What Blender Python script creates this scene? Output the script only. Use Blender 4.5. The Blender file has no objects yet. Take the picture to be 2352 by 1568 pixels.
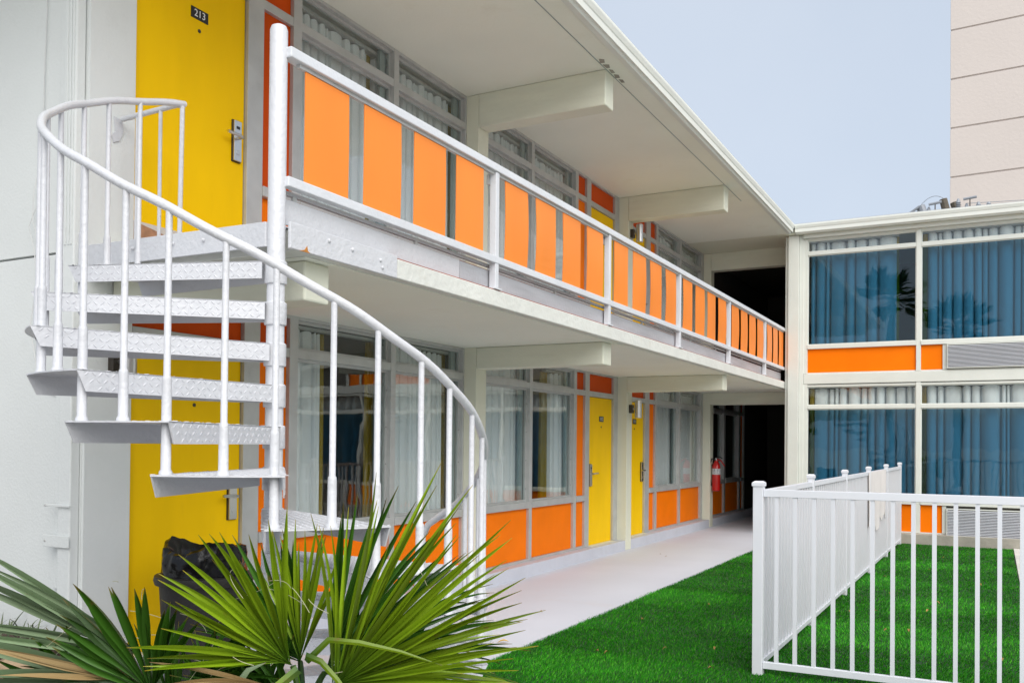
import bpy, math, random
import numpy as np
from mathutils import Vector, Matrix
random.seed(7); RNG = np.random.default_rng(7)
R = math.radians
sc = bpy.context.scene
COL = sc.collection

# ------------------------------------------------------------------ camera
cam_d = bpy.data.cameras.new('camera'); cam = bpy.data.objects.new('camera', cam_d); COL.objects.link(cam)
YAW, PIT, ROL = R(27.96), R(.7), .0095
fv = Vector((-math.sin(YAW)*math.cos(PIT), math.cos(YAW)*math.cos(PIT), math.sin(PIT)))
rv = Vector((math.cos(YAW), math.sin(YAW), 0)); uv_ = rv.cross(fv)
r2 = rv*math.cos(ROL) + uv_*math.sin(ROL); u2 = -rv*math.sin(ROL) + uv_*math.cos(ROL)
M = Matrix((r2, u2, -fv)).transposed().to_4x4(); M.translation = Vector((4.82, 0, 1.5))
cam.matrix_world = M
cam_d.sensor_width = 36; cam_d.lens = 36*2091/2352; cam_d.shift_y = (993.5-784)/2352
cam_d.clip_start = .05; cam_d.clip_end = 3000
sc.camera = cam

# ------------------------------------------------------------------ sky, sun, exposure
SUN_EL, SUN_AZ = R(44), R(134)          # azimuth clockwise from +Y
w = bpy.data.worlds.new('World'); sc.world = w; w.use_nodes = True
nt = w.node_tree; nt.nodes.clear()
sky = nt.nodes.new('ShaderNodeTexSky'); sky.sky_type = 'NISHITA'; sky.sun_disc = False
sky.sun_elevation = SUN_EL; sky.sun_rotation = SUN_AZ; sky.air_density = 1; sky.dust_density = 3
cloud = nt.nodes.new('ShaderNodeMixRGB'); cloud.inputs['Fac'].default_value = .86
cloud.inputs['Color2'].default_value = (2.50, 2.84, 3.30, 1)
bg = nt.nodes.new('ShaderNodeBackground'); bg.inputs['Strength'].default_value = .1
wo = nt.nodes.new('ShaderNodeOutputWorld')
tcw = nt.nodes.new('ShaderNodeTexCoord'); nzw = nt.nodes.new('ShaderNodeTexNoise'); nzw.inputs['Scale'].default_value = 2.2; nzw.inputs['Detail'].default_value = 6
ccw = nt.nodes.new('ShaderNodeValToRGB'); ccw.color_ramp.elements[0].position = .3; ccw.color_ramp.elements[1].position = .7
ccw.color_ramp.elements[0].color = (2.30, 2.58, 2.98, 1); ccw.color_ramp.elements[1].color = (2.58, 2.82, 3.16, 1)      # uneven overcast
nt.links.new(tcw.outputs['Generated'], nzw.inputs['Vector']); nt.links.new(nzw.outputs[0], ccw.inputs[0]); nt.links.new(ccw.outputs[0], cloud.inputs['Color2'])
nt.links.new(sky.outputs[0], cloud.inputs['Color1']); nt.links.new(cloud.outputs[0], bg.inputs['Color'])
nt.links.new(bg.outputs[0], wo.inputs['Surface'])
sd = bpy.data.lights.new('sun', 'SUN'); sd.energy = 1.3; sd.angle = R(70); sd.color = (1, .97, .92)
so = bpy.data.objects.new('sun', sd); COL.objects.link(so)
sun_dir = Vector((math.sin(SUN_AZ)*math.cos(SUN_EL), math.cos(SUN_AZ)*math.cos(SUN_EL), math.sin(SUN_EL)))
so.rotation_euler = sun_dir.to_track_quat('Z', 'Y').to_euler(); so.location = (6, -6, 14)
sc.view_settings.view_transform = 'Standard'; sc.view_settings.look = 'None'
sc.view_settings.exposure = 1.42; sc.view_settings.gamma = 1
sc.cycles.max_bounces = 10; sc.cycles.transparent_max_bounces = 24
sc.cycles.use_denoising = True

# ------------------------------------------------------------------ materials
def nn(t, k, **kw):
    n = t.nodes.new(k)
    for a, b in kw.items(): setattr(n, a, b)
    return n
def mat(name, col, rough=.5, metal=0, bump=0, bscale=60, var=.06, vscale=3, spec=.5, coat=0, dirt=None, dscale=2.5, bdist=.01, stretch=None):
    m = bpy.data.materials.new(name); m.use_nodes = True; t = m.node_tree
    p = t.nodes['Principled BSDF']
    p.inputs['Roughness'].default_value = rough; p.inputs['Metallic'].default_value = metal
    p.inputs['Specular IOR Level'].default_value = spec; p.inputs['Coat Weight'].default_value = coat
    tc = nn(t, 'ShaderNodeTexCoord'); src = tc.outputs['Object']
    if stretch:
        mp = nn(t, 'ShaderNodeMapping'); mp.inputs['Scale'].default_value = stretch
        t.links.new(src, mp.inputs['Vector']); src = mp.outputs[0]
    n1 = nn(t, 'ShaderNodeTexNoise'); n1.inputs['Scale'].default_value = vscale; n1.inputs['Detail'].default_value = 6
    t.links.new(src, n1.inputs['Vector'])
    r1 = nn(t, 'ShaderNodeMapRange'); r1.inputs[1].default_value = .3; r1.inputs[2].default_value = .7
    r1.inputs[3].default_value = 1-var; r1.inputs[4].default_value = 1+var
    t.links.new(n1.outputs[0], r1.inputs[0])
    mx = nn(t, 'ShaderNodeMixRGB', blend_type='MULTIPLY'); mx.inputs[0].default_value = 1
    mx.inputs[1].default_value = (*col, 1); t.links.new(r1.outputs[0], mx.inputs[2])
    out = mx.outputs[0]
    if dirt:
        n2 = nn(t, 'ShaderNodeTexNoise'); n2.inputs['Scale'].default_value = dscale; n2.inputs['Detail'].default_value = 9; n2.inputs['Roughness'].default_value = .7
        t.links.new(src, n2.inputs['Vector'])
        rr = nn(t, 'ShaderNodeMapRange'); rr.inputs[1].default_value = .58; rr.inputs[2].default_value = .8; rr.inputs[4].default_value = dirt[3]
        t.links.new(n2.outputs[0], rr.inputs[0])
        m2 = nn(t, 'ShaderNodeMixRGB'); m2.inputs[2].default_value = (*dirt[:3], 1)
        t.links.new(rr.outputs[0], m2.inputs[0]); t.links.new(out, m2.inputs[1]); out = m2.outputs[0]
    t.links.new(out, p.inputs['Base Color'])
    if bump:
        n3 = nn(t, 'ShaderNodeTexNoise'); n3.inputs['Scale'].default_value = bscale; n3.inputs['Detail'].default_value = 5
        t.links.new(tc.outputs['Object'], n3.inputs['Vector'])
        b = nn(t, 'ShaderNodeBump'); b.inputs['Strength'].default_value = bump; b.inputs['Distance'].default_value = bdist
        t.links.new(n3.outputs[0], b.inputs['Height']); t.links.new(b.outputs[0], p.inputs['Normal'])
    return m
def glass(name, tint, rough=.0, refl=1.0, f0=.045):
    m = bpy.data.materials.new(name); m.use_nodes = True; t = m.node_tree; t.nodes.clear()
    o = nn(t, 'ShaderNodeOutputMaterial'); tr = nn(t, 'ShaderNodeBsdfTransparent'); gl = nn(t, 'ShaderNodeBsdfGlossy')
    tr.inputs[0].default_value = (*tint, 1); gl.inputs['Roughness'].default_value = rough; gl.inputs[0].default_value = (refl, refl, refl, 1)
    lw = nn(t, 'ShaderNodeLayerWeight'); lw.inputs[0].default_value = .5
    pw = nn(t, 'ShaderNodeMath', operation='POWER'); pw.inputs[1].default_value = 5; t.links.new(lw.outputs['Facing'], pw.inputs[0])
    f = nn(t, 'ShaderNodeMath', operation='MULTIPLY_ADD'); f.inputs[1].default_value = 1-f0; f.inputs[2].default_value = f0; t.links.new(pw.outputs[0], f.inputs[0])
    tc = nn(t, 'ShaderNodeTexCoord'); n3 = nn(t, 'ShaderNodeTexNoise'); n3.inputs['Scale'].default_value = 1.6
    b = nn(t, 'ShaderNodeBump'); b.inputs['Strength'].default_value = .04; b.inputs['Distance'].default_value = .05
    t.links.new(tc.outputs['Object'], n3.inputs['Vector']); t.links.new(n3.outputs[0], b.inputs['Height'])
    t.links.new(b.outputs[0], gl.inputs['Normal'])
    mx = nn(t, 'ShaderNodeMixShader'); t.links.new(f.outputs[0], mx.inputs[0]); t.links.new(tr.outputs[0], mx.inputs[1]); t.links.new(gl.outputs[0], mx.inputs[2])
    t.links.new(mx.outputs[0], o.inputs[0])
    return m
def cloth(name, col, trans=.35):
    m = bpy.data.materials.new(name); m.use_nodes = True; t = m.node_tree; p = t.nodes['Principled BSDF']
    p.inputs['Base Color'].default_value = (*col, 1); p.inputs['Roughness'].default_value = .9; p.inputs['Specular IOR Level'].default_value = .1
    o = t.nodes['Material Output']; tl = nn(t, 'ShaderNodeBsdfTranslucent'); tl.inputs[0].default_value = (*col, 1)
    mx = nn(t, 'ShaderNodeMixShader'); mx.inputs[0].default_value = trans
    t.links.new(p.outputs[0], mx.inputs[1]); t.links.new(tl.outputs[0], mx.inputs[2]); t.links.new(mx.outputs[0], o.inputs[0])
    return m
def leafmat(name, dark, mid, tip, rough=.38, trans=.22, tipstart=.9):
    m = bpy.data.materials.new(name); m.use_nodes = True; t = m.node_tree; p = t.nodes['Principled BSDF']
    o = t.nodes['Material Output']
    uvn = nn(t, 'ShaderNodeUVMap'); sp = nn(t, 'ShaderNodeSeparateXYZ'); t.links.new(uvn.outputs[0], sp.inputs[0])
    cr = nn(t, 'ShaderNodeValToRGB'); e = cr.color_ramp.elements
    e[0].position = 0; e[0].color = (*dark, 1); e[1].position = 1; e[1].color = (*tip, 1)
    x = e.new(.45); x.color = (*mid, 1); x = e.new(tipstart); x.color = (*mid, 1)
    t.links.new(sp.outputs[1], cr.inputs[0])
    geo = nn(t, 'ShaderNodeNewGeometry'); r1 = nn(t, 'ShaderNodeMapRange'); r1.inputs[3].default_value = .45; r1.inputs[4].default_value = 1.5
    t.links.new(geo.outputs['Random Per Island'], r1.inputs[0])
    tc = nn(t, 'ShaderNodeTexCoord'); n2 = nn(t, 'ShaderNodeTexNoise'); n2.inputs['Scale'].default_value = 22; n2.inputs['Detail'].default_value = 5
    t.links.new(tc.outputs['Object'], n2.inputs['Vector'])
    rr = nn(t, 'ShaderNodeMapRange'); rr.inputs[1].default_value = .66; rr.inputs[2].default_value = .76; rr.inputs[4].default_value = .7
    t.links.new(n2.outputs[0], rr.inputs[0])
    mx = nn(t, 'ShaderNodeMixRGB', blend_type='MULTIPLY'); mx.inputs[0].default_value = 1
    t.links.new(cr.outputs[0], mx.inputs[1]); t.links.new(r1.outputs[0], mx.inputs[2])
    m3 = nn(t, 'ShaderNodeMixRGB'); m3.inputs[2].default_value = (.16, .10, .025, 1)
    t.links.new(rr.outputs[0], m3.inputs[0]); t.links.new(mx.outputs[0], m3.inputs[1])
    t.links.new(m3.outputs[0], p.inputs['Base Color']); p.inputs['Roughness'].default_value = rough
    tl = nn(t, 'ShaderNodeBsdfTranslucent'); t.links.new(m3.outputs[0], tl.inputs[0])
    ms = nn(t, 'ShaderNodeMixShader'); ms.inputs[0].default_value = trans
    t.links.new(p.outputs[0], ms.inputs[1]); t.links.new(tl.outputs[0], ms.inputs[2]); t.links.new(ms.outputs[0], o.inputs[0])
    return m

WHITE = mat('white_stucco', (.70, .725, .715), .75, bump=.35, bscale=55, bdist=.006, var=.035, vscale=1.2, dirt=(.55, .56, .54, .35))
CREAM = mat('cream_paint', (.71, .715, .585), .65, bump=.25, bscale=45, bdist=.006, var=.04, vscale=1.5, dirt=(.5, .48, .38, .4))
BEAM = mat('cream_wood_paint', (.71, .72, .60), .6, bump=.5, bscale=18, bdist=.006, var=.05, vscale=2, dirt=(.52, .49, .38, .4), stretch=(1, 1, 5))
SLABW = mat('slab_edge_paint', (.69, .70, .655), .55, bump=.6, bscale=22, bdist=.01, var=.05, vscale=4, dirt=(.55, .5, .38, .55), dscale=6)
TRIM = mat('trim_white', (.68, .70, .65), .5, bump=.15, bscale=30, var=.03)
STAIRW = mat('thick_white_gloss_paint', (.60, .61, .64), .36, bump=.8, bscale=34, bdist=.006, var=.03, vscale=6, dirt=(.62, .62, .62, .4), dscale=9)
FENCEW = mat('fence_white', (.68, .70, .745), .4, bump=.05, bscale=40, var=.02, dirt=(.6, .62, .62, .3), dscale=7)
RAILW = mat('rail_white', (.66, .68, .715), .42, bump=.25, bscale=40, var=.04, dirt=(.5, .5, .5, .45), dscale=8)
ALU = mat('grey_aluminium', (.50, .51, .50), .42, metal=.25, bump=.12, bscale=40, var=.08, vscale=6, dirt=(.36, .35, .32, .4), dscale=7)
ALUD = mat('green_grey_sash', (.30, .36, .36), .4, metal=.3, var=.06)
BOARD = mat('weathered_aluminium_board', (.52, .53, .56), .5, metal=.3, bump=.4, bscale=30, var=.12, vscale=5, dirt=(.38, .36, .36, .5), dscale=5, stretch=(1, .3, 3))
YEL = mat('yellow_door_paint', (.95, .585, .001), .5, spec=.1, bump=.12, bscale=90, bdist=.004, var=.05, vscale=1.6, dirt=(.80, .47, .01, .5), dscale=3, stretch=(1, 2, .5))
ORA = mat('orange_panel_paint', (.93, .195, .001), .5, spec=.1, bump=.12, bscale=70, bdist=.004, var=.05, vscale=2.5)
ORD = mat('deep_orange_panel_paint', (.62, .075, .003), .5, spec=.1, bump=.1, bscale=70, bdist=.004, var=.05, vscale=2.5)
ORL = mat('balcony_orange_paint', (.90, .255, .028), .36, spec=.35, bump=.1, bscale=50, bdist=.004, var=.05, vscale=1.5, dirt=(.82, .21, .02, .5), dscale=2.2, stretch=(1, 1.5, .35))
ORE = mat('orange_edge', (.80, .20, .02), .5)
REDF = mat('red_oxide_floor', (.30, .06, .025), .6, bump=.3, bscale=20, var=.2, vscale=5)
WALK = mat('lavender_grey_paint', (.62, .635, .70), .55, bump=.25, bscale=25, bdist=.004, var=.05, vscale=.8, dirt=(.60, .52, .50, .5), dscale=.7)
CURB = mat('curb_paint', (.56, .58, .645), .55, bump=.4, bscale=25, var=.06, dirt=(.42, .41, .41, .5), dscale=4)
CONC = mat('grey_concrete', (.36, .34, .29), .85, bump=.6, bscale=25, var=.18, vscale=4, dirt=(.2, .19, .15, .6), dscale=5)
PATH = mat('pale_concrete_path', (.62, .60, .55), .85, bump=.35, bscale=30, var=.1, vscale=2, dirt=(.4, .37, .3, .6), dscale=3)
PINK = mat('pink_stucco', (.575, .515, .475), .85, bump=.4, bscale=6, bdist=.03, var=.03, vscale=.2)
PINKJ = mat('pink_joint', (.48, .42, .385), .85)
GLASS = glass('clear_glass', (.95, .97, .965))
GLASSB = glass('blue_tinted_glass', (.42, .62, .71), f0=.05)
SHEER = cloth('sheer_white_cloth', (.90, .93, .94), .22)
SHEERB = cloth('pleated_white_lining', (.70, .74, .76), .35)
GOLD = cloth('gold_drape_cloth', (.30, .215, .012), .15)
PASS = mat('passage_shade_dark', (.06, .055, .045), .8)  # shade of the passage put into the colour as near black
SOFF = mat('soffit_paint', (.85, .865, .77), .7, bump=.25, bscale=45, bdist=.006, var=.03, vscale=1.2, dirt=(.6, .57, .45, .35), dscale=1.2)
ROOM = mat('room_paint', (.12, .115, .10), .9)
BLACK = mat('black_plastic', (.012, .012, .013), .4)
BIN = mat('charcoal_bin_plastic', (.024, .022, .020), .5, spec=.3, bump=.2, bscale=30, var=.2)
BAG = mat('black_bin_liner', (.004, .004, .005), .16, bump=.35, bscale=14, bdist=.015, spec=.32)
STEEL = mat('brushed_steel', (.62, .62, .61), .28, metal=1, var=.05)
BRONZE = mat('dark_bronze', (.07, .06, .05), .4, metal=.6)
WHITEI = mat('white_ink', (.85, .85, .85), .5)
RED = mat('extinguisher_red', (.50, .012, .01), .3, coat=.3)
LABELM = mat('grey_label', (.55, .56, .58), .5)
MULCH = mat('bark_mulch', (.075, .05, .032), .95, bump=1, bscale=30, bdist=.05, var=.5, vscale=18)
TURFB = mat('turf_backing', (.012, .055, .010), .9, bump=.6, bscale=120, var=.35, vscale=5)
GROUND = mat('pale_paving', (.50, .485, .45), .9, bump=.4, bscale=40, var=.1)  # mostly unseen ground, made pale to bounce light onto the soffits
ROOFM = mat('grey_roof_edge', (.42, .44, .47), .7, var=.05)
GUT = mat('gutter_paint', (.72, .74, .69), .45, var=.03)
WOODP = mat('weathered_pole_wood', (.10, .085, .065), .9, bump=.6, bscale=20, var=.3)
PORC = mat('grey_porcelain', (.26, .28, .31), .3)
CABLE = mat('white_cable', (.62, .63, .62), .5)
LEAFB = mat('dry_leaf', (.30, .17, .05), .8, var=.4, vscale=40)
LEAFY = mat('yellow_leaf', (.72, .42, .02), .6, var=.2, vscale=60)
STONE = mat('tan_stone', (.42, .30, .19), .9, bump=.8, bscale=18, var=.25, vscale=8)
KICK = mat('kick_plate', (.66, .62, .56), .25, metal=.0, var=.1)
TAN = mat('tan_patch', (.42, .22, .12), .5, var=.2, vscale=20)
RUST = mat('rust', (.42, .17, .03), .9, var=.4, vscale=40)
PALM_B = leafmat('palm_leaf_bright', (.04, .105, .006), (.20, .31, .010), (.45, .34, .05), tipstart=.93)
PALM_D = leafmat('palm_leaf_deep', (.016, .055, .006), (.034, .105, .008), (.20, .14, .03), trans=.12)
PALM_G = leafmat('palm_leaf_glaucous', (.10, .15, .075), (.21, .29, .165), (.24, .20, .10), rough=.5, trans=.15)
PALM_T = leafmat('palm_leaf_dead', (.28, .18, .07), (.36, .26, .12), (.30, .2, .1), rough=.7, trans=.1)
STRAP = leafmat('strap_leaf', (.05, .08, .03), (.13, .17, .08), (.26, .22, .12), rough=.5)
TRUNK = mat('palm_trunk_fibre', (.13, .10, .065), .95, bump=1, bscale=20, bdist=.04, var=.4, vscale=10)
def turfmat():
    m = bpy.data.materials.new('turf_blade'); m.use_nodes = True; t = m.node_tree; p = t.nodes['Principled BSDF']
    geo = nn(t, 'ShaderNodeNewGeometry'); cr = nn(t, 'ShaderNodeValToRGB'); e = cr.color_ramp.elements
    e[0].color = (.007, .115, .002, 1); e[1].color = (.10, .42, .022, 1); x = e.new(.72); x.color = (.020, .21, .004, 1)
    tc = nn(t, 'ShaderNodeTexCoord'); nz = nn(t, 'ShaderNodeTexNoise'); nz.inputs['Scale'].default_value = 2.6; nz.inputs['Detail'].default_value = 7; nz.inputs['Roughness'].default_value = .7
    t.links.new(tc.outputs['Object'], nz.inputs['Vector']); mr = nn(t, 'ShaderNodeMapRange'); mr.inputs[1].default_value = .3; mr.inputs[2].default_value = .7; mr.inputs[3].default_value = .72; mr.inputs[4].default_value = 1.45  # light and dark patches painted into the blades for brushed pile catching light
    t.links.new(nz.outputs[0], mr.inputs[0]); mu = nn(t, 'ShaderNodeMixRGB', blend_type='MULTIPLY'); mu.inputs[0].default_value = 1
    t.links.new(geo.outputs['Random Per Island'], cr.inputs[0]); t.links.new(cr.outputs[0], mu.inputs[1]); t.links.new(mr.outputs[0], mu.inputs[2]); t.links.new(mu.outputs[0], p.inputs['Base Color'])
    p.inputs['Roughness'].default_value = .6; p.inputs['Specular IOR Level'].default_value = .15
    return m
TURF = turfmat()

# ------------------------------------------------------------------ mesh helpers
class MB:
    def __init__(s): s.v = []; s.f = []; s.uv = None
    def add(s, vs, fs):
        o = len(s.v); s.v += [tuple(v) for v in vs]; s.f += [tuple(i+o for i in f) for f in fs]; return s
    def box(s, x0, x1, y0, y1, z0, z1):
        return s.add([(x0,y0,z0),(x1,y0,z0),(x1,y1,z0),(x0,y1,z0),(x0,y0,z1),(x1,y0,z1),(x1,y1,z1),(x0,y1,z1)],
                     [(0,3,2,1),(4,5,6,7),(0,1,5,4),(1,2,6,5),(2,3,7,6),(3,0,4,7)])
    def prism(s, pts, off):
        n = len(pts); a = [Vector(p) for p in pts]; b = [p+Vector(off) for p in a]
        return s.add(a+b, [tuple(range(n))[::-1], tuple(range(n, 2*n))]+[(i, (i+1)%n, n+(i+1)%n, n+i) for i in range(n)])
    def tube(s, path, r, n=10, cap=True):
        P = [Vector(p) for p in path]; rr = r if isinstance(r, (list, tuple)) else [r]*len(P)
        rings = []; prev = None
        for i, p in enumerate(P):
            t = (P[min(i+1, len(P)-1)]-P[max(i-1, 0)]).normalized()
            if prev is None:
                a = Vector((0, 0, 1)) if abs(t.z) < .9 else Vector((1, 0, 0))
                prev = t.cross(a).normalized()
            else:
                prev = (prev-t*prev.dot(t)).normalized()
            b = t.cross(prev)
            rings.append([p+(prev*math.cos(2*math.pi*k/n)+b*math.sin(2*math.pi*k/n))*rr[i] for k in range(n)])
        vs = [v for q in rings for v in q]; fs = []
        for i in range(len(P)-1):
            for k in range(n):
                fs.append((i*n+k, i*n+(k+1)%n, (i+1)*n+(k+1)%n, (i+1)*n+k))
        if cap: fs += [tuple(range(n))[::-1], tuple((len(P)-1)*n+k for k in range(n))]
        return s.add(vs, fs)
    def lathe(s, c, prof, n=24, axis='z'):
        vs = []; fs = []
        for (r, h) in prof:
            for k in range(n):
                a = 2*math.pi*k/n; x, y = r*math.cos(a), r*math.sin(a)
                vs.append((c[0]+x, c[1]+y, c[2]+h) if axis == 'z' else (c[0]+h, c[1]+x, c[2]+y))
        m = len(prof)
        for i in range(m-1):
            for k in range(n): fs.append((i*n+k, i*n+(k+1)%n, (i+1)*n+(k+1)%n, (i+1)*n+k))
        fs += [tuple(range(n))[::-1], tuple((m-1)*n+k for k in range(n))]
        return s.add(vs, fs)
    def build(s, name, m, parent=None, bevel=0, smooth=False, kind=None):
        me = bpy.data.meshes.new(name); me.from_pydata(s.v, [], s.f); me.update()
        if s.uv is not None:
            l = me.uv_layers.new(name='UVMap')
            for lp in me.loops: l.data[lp.index].uv = s.uv[lp.vertex_index]
        me.materials.append(m)
        return link(name, me, parent, bevel, smooth, kind)
def link(name, me, parent=None, bevel=0, smooth=False, kind=None):
    o = bpy.data.objects.new(name, me); COL.objects.link(o)
    if smooth:
        me.polygons.foreach_set('use_smooth', [True]*len(me.polygons))
        try: me.set_sharp_from_angle(angle=R(40))
        except Exception: pass
    if bevel:
        b = o.modifiers.new('bevel', 'BEVEL'); b.width = bevel; b.segments = 2; b.limit_method = 'ANGLE'
    if parent is not None: adopt(o, parent)
    if kind: o['kind'] = kind
    return o
ROOTLOC = {}
def adopt(o, parent):
    o.parent = parent
    g = Vector((0, 0, 0)); p = parent
    while p is not None:
        g = ROOTLOC.get(p.name, g) if p.name in ROOTLOC else g; p = p.parent
    if parent.name in ROOTLOC: o.matrix_parent_inverse = Matrix.Translation(-ROOTLOC[parent.name])
def thing(name, loc, label, cat, group=None):
    e = bpy.data.objects.new(name, None); COL.objects.link(e); e.location = loc; e.empty_display_size = .1
    ROOTLOC[e.name] = Vector(loc); return tag(e, label, cat, group)
def tag(o, label, cat, group=None):
    o['label'] = label; o['category'] = cat
    if group: o['group'] = group
    return o
def struct(o): o['kind'] = 'structure'; return o
def bx(name, m, parent, x0, x1, y0, y1, z0, z1, bevel=0):
    return MB().box(x0, x1, y0, y1, z0, z1).build(name, m, parent, bevel)
def text_mesh(s, size, depth):
    c = bpy.data.curves.new('t', 'FONT'); c.body = s; c.size = size; c.extrude = depth; c.align_x = 'CENTER'; c.align_y = 'CENTER'; c.resolution_u = 4
    o = bpy.data.objects.new('t', c); COL.objects.link(o); dg = bpy.context.evaluated_depsgraph_get()
    me = bpy.data.meshes.new_from_object(o.evaluated_get(dg)); bpy.data.objects.remove(o); bpy.data.curves.remove(c)
    return me

# ================================================================== THE SETTING
struct(MB().add([(-600,-600,-.06),(600,-600,-.06),(600,600,-.06),(-600,600,-.06)], [(0,1,2,3)]).build('ground', GROUND))
# raised painted walkway slab with a slightly wobbly turf edge
struct(bx('walkway', WALK, None, -6, 1.72, 2.6, 22.0, -.2, 0))
pad = MB().lathe((1.95, 3.45, 0), [(1.35, -.2), (1.35, -.004)], 48).build('stair_pad', WALK); struct(pad)
struct(bx('turf_base', TURFB, None, 1.73, 5.05, 2.62, 15.62, -.2, -.012))
struct(bx('concrete_path', PATH, None, 5.07, 21.0, -3, 15.62, -.2, .004))
# mulch bed: gentle mound under the palms and against the end wall
def bed():
    nx, ny = 40, 30; vs = []; fs = []
    for j in range(ny+1):
        for i in range(nx+1):
            x = -3+6.9*i/nx; y = -2.2+ (5.75)*j/ny
            k = max(0, min(1, (-x+.55)/.6)) if y > 2.55 else 1
            edge = min(1, (y+2.2)/.5, (3.9-x)/.5)
            z = .04+.28*max(0, min(1, (1.6-x)/1.6))*max(0, edge)+random.uniform(-.015, .015)
            if y > 2.55 and x > .0: z = -.1
            vs.append((x, y, z*1.0 if edge > 0 else -.05))
    for j in range(ny):
        for i in range(nx): a = j*(nx+1)+i; fs.append((a, a+1, a+nx+2, a+nx+1))
    return MB().add(vs, fs)
struct(bed().build('planting_bed', MULCH, smooth=True))

# turf blades
def turf():
    zones = [(2.7, 4.9, 2500), (4.9, 7.0, 11000), (7.0, 9.5, 7000), (9.5, 12.5, 4500), (12.5, 15.6, 3200)]
    P = []; H = []
    for y0, y1, d in zones:
        n = int((y1-y0)*3.34*d); p = np.stack([RNG.uniform(1.715, 5.06, n), RNG.uniform(y0, y1, n)], 1)
        P.append(p); H.append(np.full(n, 1.0+ (y0-4.9)*.06))
    P = np.concatenate(P); H = np.concatenate(H)
    keep = np.hypot(P[:, 0]-1.95, P[:, 1]-3.45) > 1.36
    P = P[keep]; H = H[keep]; n = len(P)
    # lean follows soft patches, as pile brushed in different directions
    ph = np.zeros(n)
    for k in range(7):
        a = RNG.uniform(0, 6.28); f = RNG.uniform(1.2, 5.0); ph += np.sin((P[:, 0]*math.cos(a)+P[:, 1]*math.sin(a))*f+RNG.uniform(0, 6.28))/2.0
    lean_a = ph*1.1+RNG.normal(0, .8, n); lean = np.abs(RNG.normal(.013, .008, n))+.006*np.clip(ph, -1, 2)
    h = RNG.uniform(.012, .024, n)*(1+.15*ph.clip(-1, 1)); wd = .0028*H
    ya = RNG.uniform(0, 6.28, n); dx, dy = np.cos(ya)*wd, np.sin(ya)*wd
    v = np.zeros((n, 3, 3))
    v[:, 0, 0] = P[:, 0]-dx; v[:, 0, 1] = P[:, 1]-dy; v[:, 1, 0] = P[:, 0]+dx; v[:, 1, 1] = P[:, 1]+dy
    v[:, 0, 2] = v[:, 1, 2] = -.014
    v[:, 2, 0] = P[:, 0]+np.cos(lean_a)*lean; v[:, 2, 1] = P[:, 1]+np.sin(lean_a)*lean; v[:, 2, 2] = h-.012
    me = bpy.data.meshes.new('turf'); me.vertices.add(n*3); me.vertices.foreach_set('co', v.ravel())
    me.loops.add(n*3); me.loops.foreach_set('vertex_index', np.arange(n*3, dtype=np.int32))
    me.polygons.add(n); me.polygons.foreach_set('loop_start', np.arange(0, n*3, 3, dtype=np.int32))
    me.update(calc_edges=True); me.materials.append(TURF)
    o = link('artificial_grass', me, kind='stuff'); tag(o, 'bright green artificial turf beside the walkway and inside the fence', 'turf')
turf()

# ================================================================== LEFT WING
ZF = 2.56      # storey height
S0, S1 = 2.48, 5.06
LW = thing('motel_wing', (0, 3.6, 0), 'two storey motel wing with yellow doors, orange panels and balcony', 'building')
bx('end_wall', WHITE, LW, -9, -.001, 3.6, 3.72, -.2, 2.632); bx('end_wall', WHITE, LW, -9, -.001, 3.604, 3.72, 2.648, 5.05)
bx('wall_strip', WHITE, LW, -.12, .02, 3.722, 3.93, .0, 2.476); bx('wall_strip', WHITE, LW, -.12, .02, 3.722, 3.93, 2.602, 5.056)
bx('wall_strip', WHITE, LW, 0, .02, 3.603, 3.7218, 0, 2.476); bx('wall_strip', WHITE, LW, 0, .02, 3.603, 3.7218, 2.602, 5.056)
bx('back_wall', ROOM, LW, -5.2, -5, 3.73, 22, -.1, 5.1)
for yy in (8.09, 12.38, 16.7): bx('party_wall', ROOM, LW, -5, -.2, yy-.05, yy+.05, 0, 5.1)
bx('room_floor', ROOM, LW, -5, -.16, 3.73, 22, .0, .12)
# balcony slab, floor paint, roof
bx('balcony_slab', SLABW, LW, -.0, 1.67, 4.46, 16.6, S0, 2.596, .006)
bx('balcony_slab', SLABW, LW, .021, 1.655, 3.59, 4.458, S0, 2.594, .004)
bx('soffit', SOFF, LW, .021, 1.60, 3.72, 16.598, S0-.006, S0-.001)
bx('intermediate_floor', ROOM, LW, -5, -.001, 3.73, 22, S0, 2.60)
bx('balcony_floor', WALK, LW, .0, 1.58, 4.47, 16.6, 2.597, 2.603)
bx('floor_edge', REDF, LW, 1.581, 1.657, 4.47, 16.6, 2.597, 2.6035)
bx('roof_slab', SOFF, LW, -9, 1.74, 2.2, 15.598, S1, 5.16); bx('roof_slab', CREAM, LW, -9, 1.75, 15.6, 22.2, S1, 5.149)
bx('soffit_groove', ALUD, LW, 1.545, 1.553, 3, 13.2, S1-.004, S1+.002)
bx('roof_edge', ROOFM, LW, -9, 1.80, 2.2, 15.55, 5.16, 5.20)
def gutter(parent, axis, a0, a1, c):
    # ogee gutter: profile in (out, z)
    pr = [(0, .0), (.05, .0), (.075, .03), (.075, .055), (.10, .085), (.115, .125), (.115, .15), (.095, .15), (.09, .02), (0, .02)]
    g = MB()
    if axis == 'y': g.prism([(c+p, a0, 5.045+z) for p, z in pr], (0, a1-a0, 0))
    else: g.prism([(a0, c-p, 5.045+z) for p, z in pr], (a1-a0, 0, 0))
    return g.build('gutter', GUT, parent)
gutter(LW, 'y', 2.2, 15.56, 1.745)
bx('steel_channel', STAIRW, LW, 1.657, 1.675, 3.52, 4.45, 2.478, 2.612, .004)
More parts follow.
